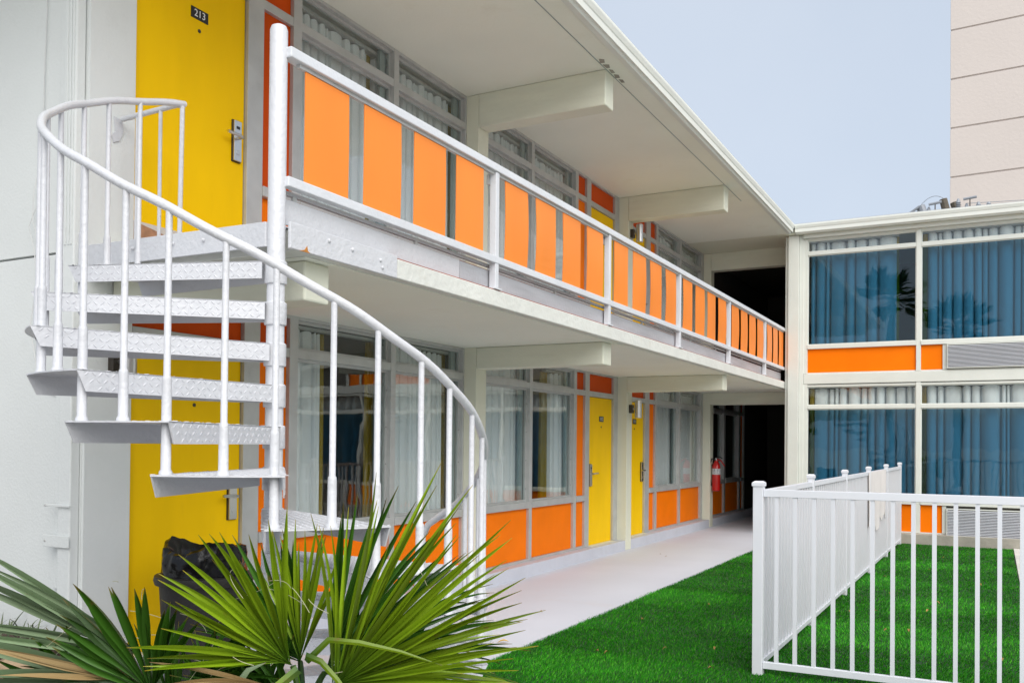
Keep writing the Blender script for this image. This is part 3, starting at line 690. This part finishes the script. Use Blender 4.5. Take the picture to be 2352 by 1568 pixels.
for i in range(npan):
    ya, yb = FY0+(FY1-FY0)*i/npan, FY0+(FY1-FY0)*(i+1)/npan
    for k in range(1, 17):
        y = ya+(yb-ya)*k/17; picket(FX0+sl*(y-FY0), y, .0702, 1.1648)
# front run, along +X
FD = Vector((1, .028, 0)); FL = 3.2
for nm, z0, z1, hw in (('top_rail', 1.165, 1.215, .019), ('bottom_rail', .03, .075, .017)):
    a = Vector((FX0, FY0, 0))+FD*.034
    MB().prism([(a.x, a.y-hw, z0), (a.x, a.y+hw, z0), (a.x, a.y+hw, z1), (a.x, a.y-hw, z1)], FD*FL).build(nm, FENCEW, FE, .003)
for k in range(1, 27):
    p = Vector((FX0, FY0, 0))+FD*(.118*k); picket(p.x, p.y, .0752, 1.1648)
p = Vector((FX0, FY0, 0))+FD*(FL+.06); post(p.x, p.y, .052)

def sheet():
    rr = random.Random(9); n = 26; vs = []; fs = []; ya, yb = 11.55, 13.35
    for j in range(7):
        for i in range(n+1):
            y = ya+(yb-ya)*i/n; zb_ = .50+.05*math.sin(i*.9)+rr.uniform(-.03, .03)+.10*(i > 15)
            z = 1.20+(zb_-1.20)*j/6; vs.append((FX0+sl*(y-FY0)+.024+.010*math.sin(i*.8+j*.5)*j/6, y, z))
    for j in range(6):
        for i in range(n): a = j*(n+1)+i; fs.append((a, a+1, a+n+2, a+n+1))
    o = len(vs); vs += [(v[0]-.002, v[1], v[2]) for v in vs]; fs += [tuple(q+o for q in f[::-1]) for f in fs]
    return MB().add(vs, fs)
tag(sheet().build('cloth_sheet', mat('pale_cloth', (.68, .65, .64), .9), smooth=True), 'pale ragged cloth sheet hung on the inner side of the fence', 'cloth')

# ================================================================== BEYOND THE ROOF
TW = thing('high_rise', (2.5, 57, 0), 'tall pink stucco tower rising behind the far roof', 'tower')
ta = R(-4.0); tx = Vector((math.cos(ta), math.sin(ta), 0)); ty = Vector((-math.sin(ta), math.cos(ta), 0))
def tbox(name, m, x0, x1, y0, y1, z0, z1, bev=0):
    o = Vector((2.52, 57, 0)); q = [o+tx*x0+ty*y0+Vector((0, 0, z0)), o+tx*x1+ty*y0+Vector((0, 0, z0)), o+tx*x1+ty*y1+Vector((0, 0, z0)), o+tx*x0+ty*y1+Vector((0, 0, z0))]
    return MB().prism(q, (0, 0, z1-z0)).build(name, m, TW, bev)
zc = [14.02+2.79*k for k in range(-5, 10)]
tbox('core', PINKJ, .06, 30, .06, 22, 0, 40)
for i, z in enumerate(zc): tbox('wall_band', PINK, 0, 30.1, 0, 22, z+.045, z+2.79-.045, .02)
UP = thing('utility_pole', (3.6, 34, 0), 'weathered utility pole top with crossarms and insulators above the roof', 'utility pole')
ux, uy, uzp = 3.36, 34.0, 9.72
MB().tube([(ux+.25, uy, 0), (ux+.05, uy, 9.2), (ux-.12, uy, uzp+.2)], [.17, .14, .13], 10).build('pole', WOODP, UP)
MB().tube([(ux+.65, uy+.2, 8.2), (ux+.2, uy+.2, uzp+.1)], [.12, .12], 8).build('pole', WOODP, UP)
for s in (-.25, .25): MB().box(ux-.9, ux+1.35, uy+s-.05, uy+s+.05, 9.22, 9.34).build('crossarm', WOODP, UP)
for dx, dz, l in ((-.85, .1, .28), (-.55, .0, .3), (.35, .2, .28), (.6, .0, .3), (.95, .05, .26), (1.25, .05, .22)):
    MB().lathe((ux+dx, uy-.2, 9.36+dz), [(.03, -.15), (.05, 0), (.09, .02), (.05, .05), (.09, .08), (.05, .11), (.08, .14), (.03, l)], 10).build('insulator', PORC, UP, smooth=True)
MB().tube([(ux-.62, uy-.25, 9.25), (ux-.78, uy-.25, 9.72)], [.12, .12], 10).build('transformer', PORC, UP)
for a, b in (((ux-.55, 9.72), (ux-.15, 9.77)), ((ux+.5, 9.78), (ux+.9, 9.82)), ((ux-1.2, 9.45), (ux-.85, 9.68))):
    MB().tube([(a[0], uy-.3, a[1]), (b[0], uy-.3, b[1])], .045, 8).build('cutout', PORC, UP)
    MB().tube([((a[0]+b[0])/2, uy-.3, 9.3), ((a[0]+b[0])/2, uy-.3, a[1])], .02, 6).build('bracket', BRONZE, UP)
def sag(a, b, s, n=14): return [Vector(a).lerp(Vector(b), i/n)-Vector((0, 0, s*4*(i/n)*(1-i/n))) for i in range(n+1)]
for q in (sag((-16, 30, 7.4), (ux-.85, uy, 9.6), .5), sag((ux-.85, uy, 9.75), (ux-.1, uy, 9.95), -.2, 8), sag((ux+.6, uy, 9.7), (26, 36, 10.4), .35), sag((ux+.95, uy, 9.6), (26, 36, 9.7), .3)):
    MB().tube(q, .011, 5).build('wire', PORC, UP)

# ================================================================== SMALL FIXTURES
dp = thing('downspout', (-.08, 3.56, 0), 'white square downspout strapped to the corner of the end wall', 'downspout')
bx('pipe', WHITE, dp, -.125, -.012, 3.535, 3.598, .2, 5.04, .008); bx('cover_strip', WHITE, dp, -.215, -.128, 3.578, 3.599, .6, 5.04, .004)
for dx in (-.09, -.06, -.035): bx('flute', WHITE, dp, dx-.006, dx+.006, 3.529, 3.5345, 2.66, 5.03, .002)
bx('strap', WHITE, dp, -.235, -.0, 3.520, 3.5265, .86, .93, .002); bx('strap', WHITE, dp, -.235, -.0, 3.520, 3.5265, 1.10, 1.115, .002)
for z in (.895, 1.107): MB().tube([(-.215, 3.5195, z), (-.215, 3.514, z)], [.007, .004], 8).build('screw', STEEL, dp)
cb = MB(); cb.tube([(-.37, 3.594, 5.0), (-.375, 3.593, 4.2), (-.39, 3.592, 3.75), (-.40, 3.592, 3.1)], .0035, 6)
cb.tube([(-.385, 3.592, 3.3), (-.45, 3.575, 3.05), (-.44, 3.56, 2.85), (-.40, 3.575, 2.72), (-.42, 3.585, 2.5), (-.46, 3.57, 2.2), (-.41, 3.58, 1.95), (-.33, 3.59, 1.8), (-.2, 3.594, 1.75)], .0032, 6)
cb.tube([(-.41, 3.592, 3.0), (-.49, 3.57, 2.82), (-.43, 3.57, 2.66), (-.405, 3.58, 2.35)], .003, 6)
tag(cb.build('loose_cable', CABLE, smooth=True), 'thin loose white cable dangling down the end wall', 'cable')
def sconce(x, y, z, label):
    t = thing('wall_sconce', (x, y, z), label, 'sconce', 'wall lamps by the room doors')
    return t
def sconce_on_face(y, x, z, label):   # fixed to a pillar side that faces -Y
    t = sconce(x, y, z, label)
    bx('back_box', BRONZE, t, x-.045, x+.045, y-.05, y-.001, z-.06, z+.06, .004)
    MB().tube([(x, y-.05, z), (x, y-.10, z)], .015, 8).build('arm', STEEL, t)
    MB().lathe((x, y-.13, z-.13), [(.045, 0), (.05, .004), (.05, .25), (.045, .254)], 18).build('shade', STEEL, t, smooth=True)
def sconce_on_wall(x, y, z, label):   # fixed to a wall that faces +X
    t = sconce(x, y, z, label)
    bx('back_box', BRONZE, t, x+.001, x+.05, y-.045, y+.045, z-.06, z+.06, .004)
    MB().tube([(x+.05, y, z), (x+.10, y, z)], .015, 8).build('arm', STEEL, t)
    MB().lathe((x+.13, y, z-.13), [(.045, 0), (.05, .004), (.05, .25), (.045, .254)], 18).build('shade', STEEL, t, smooth=True)
sconce_on_wall(.16, 12.40, 2.02, 'small steel cylinder lamp on ground floor pillar between doors 112 and 111')
sconce_on_wall(.16, 12.40, 4.55, 'small steel cylinder lamp on upper pillar under the second roof beam')
sconce_on_wall(.02, 3.80, 1.98, 'small steel cylinder lamp on wall behind the spiral stair treads')
# fire extinguisher on pillar by passage
fx, fy, fz = .245, 16.72, .66
FXT = thing('fire_extinguisher', (fx, fy, fz), 'red fire extinguisher hung at the mouth of the dark passage', 'fire extinguisher')
MB().lathe((fx, fy, fz), [(.055, 0), (.075, .015), (.078, .05), (.078, .44), (.065, .50), (.035, .54), (.028, .57)], 24).build('cylinder', RED, FXT, smooth=True)
MB().lathe((fx, fy, fz+.31), [(.0785, 0), (.0785, .11)], 24).build('label_band', LABELM, FXT)
for k, (dz, h) in enumerate(((.405, .008), (.39, .008), (.375, .006), (.345, .004), (.333, .004))):
    MB().tube([(fx-.02, fy-.0795, fz+dz), (fx+.05, fy-.063, fz+dz)], h/2, 4).build('label_print', BLACK, FXT)
MB().lathe((fx, fy, fz+.57), [(.022, 0), (.022, .04), (.012, .045)], 12).build('valve', STEEL, FXT)
MB().tube([(fx, fy, fz+.60), (fx+.09, fy-.02, fz+.57), (fx+.17, fy-.04, fz+.47)], [.012, .011, .010], 8).build('handle', RED, FXT)
MB().tube([(fx-.02, fy, fz+.62), (fx+.06, fy-.02, fz+.64), (fx+.12, fy-.03, fz+.61)], .009, 8).build('lever', BLACK, FXT)
MB().tube([(fx, fy-.02, fz+.58), (fx-.07, fy-.05, fz+.60), (fx-.10, fy-.07, fz+.50), (fx-.098, fy-.06, fz+.25), (fx-.09, fy-.05, fz+.10)], .012, 8).build('hose', BLACK, FXT, smooth=True)
bx('bracket', BRONZE, FXT, .162, fx-.075, fy-.03, fy+.03, fz+.1, fz+.5)
# rubbish bin -------------------------------------------------------------------
bxx, byy = .53, 4.07
BN = thing('rubbish_bin', (bxx, byy, 0), 'charcoal round rubbish bin with black liner in front of yellow door', 'bin')
MB().lathe((bxx, byy, 0), [(.21, .0), (.22, .01), (.262, .62), (.262, .655)], 36).build('body', BIN, BN, smooth=True)
MB().lathe((bxx, byy, .63), [(.262, 0), (.288, .005), (.295, .03), (.290, .055), (.27, .062), (.255, .06)], 36).build('rim', BIN, BN, smooth=True)
def liner():
    n, vs, fs = 72, [], []; rr = random.Random(3)
    ph = [rr.uniform(0, 6.28) for _ in range(8)]
    prof = [(.246, .67), (.248, .70), (.246, .73), (.250, .77), (.246, .81), (.236, .85), (.215, .862), (.18, .83), (.15, .75), (.02, .71)]
    for j, (r, z) in enumerate(prof):
        for k in range(n):
            a = 2*math.pi*k/n; top = max(0, min(1, (j-2)/3))
            big = .55*math.sin(2*a+ph[0])+.35*math.sin(3*a+ph[1])+.15*math.sin(5*a+ph[4])
            fine = .5*math.sin(11*a+ph[1]+.7*j)+.4*math.sin(17*a+ph[2]-1.3*j)
            q = r+(.010*fine+.008*big)*(j > 0)
            vs.append((bxx+q*math.cos(a), byy+q*math.sin(a), z+top*(.045*big+.008*fine)))
    for j in range(len(prof)-1):
        for k in range(n): fs.append((j*n+k, j*n+(k+1) % n, (j+1)*n+(k+1) % n, (j+1)*n+k))
    return MB().add(vs, fs)
liner().build('liner', BAG, BN, smooth=True)

# ================================================================== PALMS
AX_R = Vector((.8833, .4689, 0)); AX_F = Vector((-.4689, .8833, 0)); AX_U = Vector((0, 0, 1))   # camera's level right and forward axes, and up
def fan(hub, mid, side, n, a0, a1, L, fuse=.38, fold=1.15, cup=.12, droop=.10, seed=0, lenvar=.12, trim=1.0, endshrink=.25, tipdroop=.05, wide=1.12):
    rr = random.Random(seed); mid = mid.normalized(); side = (side-mid*side.dot(mid)).normalized(); nrm = mid.cross(side)
    mb = MB(); mb.uv = []; da = R((a1-a0)/n); steps = 10; am = max(abs(a0), abs(a1))
    for i in range(n):
        a = R(a0+(a1-a0)*(i+.5)/n)+rr.uniform(-.45, .45)*da; Ls = L*(1-endshrink*(abs(math.degrees(a))/am)**2)*rr.uniform(1-lenvar, 1+lenvar*.6)
        d = mid*math.cos(a)+side*math.sin(a); e = -mid*math.sin(a)+side*math.cos(a)
        dr = droop*rr.uniform(.5, 1.5); bend = rr.uniform(-.09, .09); tw = rr.uniform(-.6, .6); wmax = fuse*Ls*math.tan(da/2)*wide
        hb = rr.uniform(0, .07)*L; fold_ = fold*rr.uniform(.5, 1.3); td = tipdroop*rr.uniform(0, 2); nb = rr.uniform(-.09, .09)
        base = len(mb.v); vs = []
        for j in range(steps+1):
            s = (j/steps)*trim; r_ = s*Ls
            if s < fuse: hw = r_*math.tan(da/2)*wide+.0012
            else: q = (s-fuse)/(1-fuse); hw = wmax*(1+.25*q)*(1-q**1.6)+.0006
            c = Vector(hub)+mid*hb+d*r_+e*(bend*s*s*Ls)+nrm*(cup*r_*r_/L+nb*s*s*Ls)-AX_U*(dr*s**2.2*Ls+td*max(0, s-.6)**2*Ls)
            w2 = tw*max(0, s-fuse*.6); ee = e*math.cos(w2)+nrm*math.sin(w2); n2_ = -e*math.sin(w2)+nrm*math.cos(w2)
            vs += [c-ee*hw+n2_*hw*fold_, c-n2_*hw*fold_*.6, c+ee*hw+n2_*hw*fold_]; mb.uv += [(0, s), (.5, s), (1, s)]
        fs = []
        for j in range(steps):
            for q in (0, 1): fs.append((j*3+q, j*3+q+1, j*3+q+4, j*3+q+3))
        mb.add(vs, fs)
    return mb
def petiole(mb_name, a, b, m, parent, r0=.012, r1=.009, sagz=.04):
    A, B = Vector(a), Vector(b); pts = [A.lerp(B, i/6)+Vector((0, 0, sagz*math.sin(math.pi*i/6))) for i in range(7)]
    return MB().tube(pts, [r0+(r1-r0)*i/6 for i in range(7)], 7).build(mb_name, m, parent, smooth=True)
def dirn(ang, tilt=0): return AX_R*math.cos(R(ang))*math.cos(R(tilt))+AX_U*math.sin(R(ang))*math.cos(R(tilt))-AX_F*math.sin(R(tilt))
def place_fan(parent, crown, hub, ang, a0, a1, L, n, m, tilt=0, yawn=0, seed=0, **kw):
    # ang: blade angle across the camera's view; tilt: how far it leans toward the camera; yawn: twist about its axis
    mid = dirn(ang, tilt); side = dirn(ang+90, 0)*math.cos(R(yawn))+AX_F*math.sin(R(yawn))
    f = fan(hub, mid, side, n, a0, a1, L, seed=seed, **kw).build('frond', m, parent, smooth=True)
    petiole('petiole', crown, hub, m if m is not PALM_T else TRUNK, f, .013, .009) if crown is not None else None
    return f
def at(base, r_, u_, f_=0): return Vector(base)+AX_R*r_+AX_U*u_+AX_F*f_
PA = (3.0, 2.12, 0)
P1 = thing('fan_palm', PA, 'young fan palm with bright green fans right in front of the stair', 'palm', 'palms in the bed')
MB().tube([(PA[0], PA[1], 0), (PA[0]-.01, PA[1], .3), (PA[0], PA[1], .62)], [.10, .085, .05], 12).build('trunk', TRUNK, P1, smooth=True)
c1 = at(PA, 0, .60)
hA, hB, hC, hA2 = (2.968, 2.106, 0.832), (3.087, 2.147, 0.768), (2.967, 2.253, 0.778), (2.833, 2.295, 0.787)
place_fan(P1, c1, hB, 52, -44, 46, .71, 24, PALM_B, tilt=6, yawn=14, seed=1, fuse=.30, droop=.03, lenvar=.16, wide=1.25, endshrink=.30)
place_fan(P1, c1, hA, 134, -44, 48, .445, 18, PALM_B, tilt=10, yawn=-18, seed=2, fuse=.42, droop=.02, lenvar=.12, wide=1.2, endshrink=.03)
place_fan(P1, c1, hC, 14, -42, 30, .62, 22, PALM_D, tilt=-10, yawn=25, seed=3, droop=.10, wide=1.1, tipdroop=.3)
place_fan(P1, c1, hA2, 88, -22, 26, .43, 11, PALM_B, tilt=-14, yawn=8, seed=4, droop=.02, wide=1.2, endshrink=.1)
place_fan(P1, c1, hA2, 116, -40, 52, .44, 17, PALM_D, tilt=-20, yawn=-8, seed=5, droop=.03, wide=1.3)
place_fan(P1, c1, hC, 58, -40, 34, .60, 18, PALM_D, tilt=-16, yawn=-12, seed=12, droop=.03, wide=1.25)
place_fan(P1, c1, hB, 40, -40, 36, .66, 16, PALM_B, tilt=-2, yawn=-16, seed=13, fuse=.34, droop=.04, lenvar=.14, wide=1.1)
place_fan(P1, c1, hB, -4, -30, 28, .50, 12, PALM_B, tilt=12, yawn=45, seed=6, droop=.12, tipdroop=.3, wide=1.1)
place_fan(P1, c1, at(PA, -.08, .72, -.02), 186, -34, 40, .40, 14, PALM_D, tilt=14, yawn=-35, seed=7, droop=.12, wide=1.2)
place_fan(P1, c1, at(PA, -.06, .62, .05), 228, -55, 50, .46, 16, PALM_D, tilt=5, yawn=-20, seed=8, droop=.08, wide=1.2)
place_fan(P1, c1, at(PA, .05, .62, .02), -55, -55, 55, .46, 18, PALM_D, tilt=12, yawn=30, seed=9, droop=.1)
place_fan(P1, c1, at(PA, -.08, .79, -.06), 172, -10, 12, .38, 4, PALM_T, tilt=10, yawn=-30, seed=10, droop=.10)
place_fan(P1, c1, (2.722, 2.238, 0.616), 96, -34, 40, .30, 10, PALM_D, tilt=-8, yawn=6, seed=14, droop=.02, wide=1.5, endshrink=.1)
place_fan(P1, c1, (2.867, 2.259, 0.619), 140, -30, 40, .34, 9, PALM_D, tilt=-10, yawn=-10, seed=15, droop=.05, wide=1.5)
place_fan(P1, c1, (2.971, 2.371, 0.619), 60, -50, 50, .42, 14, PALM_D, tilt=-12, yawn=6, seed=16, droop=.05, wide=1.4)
place_fan(P1, c1, hC, 0, -26, 24, .60, 10, PALM_B, tilt=-4, yawn=60, seed=11, droop=.16, tipdroop=.4)
def strip(parent, pts, w0, m, name='bent_leaflet'):
    mb = MB(); mb.uv = []; P = [Vector(p) for p in pts]; n = len(P); vs = []
    for i, p in enumerate(P):
        t = (P[min(i+1, n-1)]-P[max(i-1, 0)]).normalized(); e = t.cross(AX_F).normalized(); s = i/(n-1)
        hw = w0*(1-s**2.2)+.0008; vs += [p-e*hw, p-AX_F*hw*.5, p+e*hw]; mb.uv += [(0, s), (.5, s), (1, s)]
    fs = []
    for j in range(n-1):
        for q in (0, 1): fs.append((j*3+q, j*3+q+1, j*3+q+4, j*3+q+3))
    return mb.add(vs, fs).build(name, m, parent, smooth=True)
strip(P1, [at(PA, .02, .86, -.06), at(PA, .09, .93, -.09), at(PA, .18, .925, -.10), at(PA, .30, .90, -.10), at(PA, .44, .85, -.08)], .009, PALM_B)
strip(P1, [at(PA, .02, .88, -.07), at(PA, .07, .87, -.10), at(PA, .12, .82, -.11), at(PA, .19, .72, -.11), at(PA, .26, .6, -.1)], .009, PALM_B)
strip(P1, [at(PA, .0, .84, -.07), at(PA, -.05, .80, -.10), at(PA, -.14, .74, -.11), at(PA, -.26, .68, -.1)], .013, PALM_B)
PB = (2.64, 2.00, 0)
P2 = thing('fan_palm', PB, 'young fan palm with dark and silvery fans in front of grey end wall', 'palm', 'palms in the bed')
MB().tube([(PB[0], PB[1], 0), (PB[0], PB[1], .3), (PB[0], PB[1], .56)], [.10, .085, .05], 12).build('trunk', TRUNK, P2, smooth=True)
c2 = at(PB, 0, .52)
hD, hG, hG2, hD2 = (2.616, 1.898, 0.740), (2.508, 1.952, 0.836), (2.540, 1.879, 0.786), (2.588, 2.052, 0.753)
place_fan(P2, c2, hD, 112, -58, 60, .39, 20, PALM_D, tilt=8, yawn=8, seed=21, fuse=.55, droop=.04, wide=1.2)
place_fan(P2, c2, hG, 157, -18, 22, .60, 9, PALM_G, tilt=2, yawn=-15, seed=22, fuse=.34, droop=.03, lenvar=.10, wide=1.6, endshrink=.1)
place_fan(P2, c2, hG2, 176, -16, 26, .55, 7, PALM_G, tilt=6, yawn=-20, seed=23, fuse=.35, droop=.05, wide=1.6)
place_fan(P2, c2, hG2, 196, -36, 36, .42, 12, PALM_D, tilt=12, yawn=-35, seed=26, droop=.12, wide=1.2)
place_fan(P2, c2, hG2, 170, -9, 9, .40, 3, PALM_T, tilt=10, yawn=-30, seed=27, droop=.05, wide=1.3)
place_fan(P2, c2, (2.672, 2.099, 0.645), 92, -40, 44, .27, 12, PALM_D, tilt=-6, yawn=6, seed=31, droop=.02, wide=1.4)
place_fan(P2, c2, (2.592, 1.999, 0.645), 120, -46, 40, .33, 12, PALM_D, tilt=-10, yawn=6, seed=32, droop=.03, wide=1.4)
place_fan(P2, c2, (2.434, 1.858, 0.698), 150, -40, 40, .34, 10, PALM_D, tilt=0, yawn=-20, seed=33, droop=.06, wide=1.4)
place_fan(P2, c2, hD2, 12, -50, 60, .36, 16, PALM_D, tilt=15, yawn=20, seed=28, droop=.15)
strip(P2, [at(PB, .12, .66, -.10), at(PB, .17, .76, -.11), at(PB, .22, .83, -.11), at(PB, .27, .85, -.10)], .012, PALM_G)
strip(P2, [at(PB, .02, .55, -.08), at(PB, .30, .74, -.10), at(PB, .36, .74, -.10), at(PB, .40, .66, -.10), at(PB, .42, .55, -.1)], .010, PALM_G)
rt = random.Random(31)
for par, base_ in ((P1, PA), (P2, PB)):
    th = MB()
    for k in range(13):
        p = at(base_, rt.uniform(-.35, .35), rt.uniform(.75, 1.15), rt.uniform(-.1, .05)); d = Vector((rt.uniform(-1, 1), rt.uniform(-1, 1), rt.uniform(-.6, .8))).normalized(); L = rt.uniform(.05, .15); cv = Vector((rt.uniform(-1, 1), rt.uniform(-1, 1), rt.uniform(-1, .2)))*.6
        th.tube([p+d*L*t_/6+cv*L*(t_/6)**2 for t_ in range(7)], .0009, 3)
    th.build('leaf_threads', mat('pale_leaf_fibre', (.42, .40, .26), .8), par)['kind'] = 'stuff'
# strap-leaved ground cover by the wall
def strapgrass():
    mb = MB(); mb.uv = []; rr = random.Random(11)
    for k in range(420):
        x = rr.uniform(-1.2, .5); y = rr.uniform(2.3, 3.5); a = rr.uniform(0, 6.28); L = rr.uniform(.12, .30); w_ = rr.uniform(.003, .007)
        z0 = .05+.28*max(0, min(1, (1.6-x)/1.6)); d = Vector((math.cos(a), math.sin(a), 0)); e = Vector((-d.y, d.x, 0)); vs = []
        b = Vector((x, y, z0-.02)); dr = rr.uniform(.5, 1.3)
        for j in range(5):
            s = j/4; c = b+d*(L*.75*s)+Vector((0, 0, L*(s-.55*dr*s*s))); hw = w_*(1-s*s)+.0004
            vs += [c-e*hw, c+e*hw]; mb.uv += [(0, s), (1, s)]
        mb.add(vs, [(j*2, j*2+1, j*2+3, j*2+2) for j in range(4)])
    return mb
tag(strapgrass().build('ground_cover', STRAP, smooth=True, kind='stuff'), 'low straggly strap leaved ground cover at foot of end wall', 'ground cover')
def stone(x, y, z, s, label, m=STONE):
    rr = random.Random(int(x*100)); mb = MB().lathe((0, 0, 0), [(.3, -.5), (.8, -.3), (1, .05), (.85, .4), (.45, .6), (.1, .66)], 12)
    mb.v = [(x+v[0]*s*rr.uniform(.85, 1.15), y+v[1]*s*rr.uniform(.8, 1.1), z+v[2]*s*.8*rr.uniform(.9, 1.1)) for v in mb.v]
    tag(mb.build('stone', m, smooth=True), label, 'stone')
stone(.30, 3.02, .30, .13, 'tan rounded stone at the foot of the end wall')
# palms behind the viewer, mirrored in the far windows
def tall_palm(x, y, h, label, seed):
    t = thing('fan_palm', (x, y, 0), label, 'palm', 'tall palms behind the court')
    MB().tube([(x, y, 0), (x+.05, y, h*.5), (x, y, h)], [.2, .15, .13], 12).build('trunk', TRUNK, t, smooth=True)
    rr = random.Random(seed)
    for k in range(26):
        a = k*2.4; el = rr.uniform(-35, 75); d = Vector((math.cos(a)*math.cos(R(el)), math.sin(a)*math.cos(R(el)), math.sin(R(el))))
        s_ = Vector((-math.sin(a), math.cos(a), 0)); hub = Vector((x, y, h))+d*.6
        f = fan(hub, d, s_, 22, -75, 75, .85, fuse=.45, droop=.12, seed=seed*50+k).build('frond', PALM_D, t, smooth=True)
        petiole('petiole', (x, y, h-.05), hub, PALM_D, f, .02, .012)
tall_palm(1.3, -5.5, 7.1, 'tall fan palm mirrored in the upper far window by the corner', 1)
tall_palm(3.6, -6.5, 6.0, 'shorter fan palm mirrored in the upper window over the air conditioner', 2)

# ================================================================== FALLEN LEAVES
def leaf(x, y, z, L, a, m, label, group=None):
    d = Vector((math.cos(a), math.sin(a), 0)); e = Vector((-d.y, d.x, 0)); vs = []; n = 6
    for j in range(n+1):
        s = j/n; hw = L*.2*math.sin(math.pi*min(1, s*.92+.06)); c = Vector((x, y, z))+d*(L*(s-.5))+Vector((0, 0, .012*math.sin(s*math.pi)+.008*s))
        vs += [c-e*hw+Vector((0, 0, .35*hw)), c, c+e*hw+Vector((0, 0, .35*hw))]
    tp = len(vs); vs += [v+Vector((0, 0, .0012)) for v in vs]; fs = []
    for j in range(n):
        for q in (0, 1): b = j*3+q; fs.append((b, b+3, b+4, b+1)); fs.append((tp+b, tp+b+1, tp+b+4, tp+b+3))
    tag(MB().add(vs, fs).build('fallen_leaf', m), label, 'leaf', group)
leaf(1.55, 6.05, .004, .085, .5, LEAFY, 'curled yellow leaf lying on the walkway near the turf edge')
rl = random.Random(4)
for k in range(9): leaf(rl.uniform(2.1, 3.3), rl.uniform(5.6, 10), .02, rl.uniform(.03, .05), rl.uniform(0, 6), LEAFB, 'small dry brown leaf lying on the turf beside the walkway', 'dry leaves on the open turf')
for k in range(14): leaf(rl.uniform(3.65, 5.0), rl.uniform(6.5, 14), .02, rl.uniform(.035, .06), rl.uniform(0, 6), LEAFB, 'small dry brown leaf lying on the turf inside the fence', 'dry leaves inside the fence')
for k in range(6): leaf(rl.uniform(.5, 1.6), rl.uniform(6.5, 12), .003, rl.uniform(.025, .045), rl.uniform(0, 6), LEAFB, 'tiny dry brown leaf lying on the painted walkway', 'dry leaves on the walkway')
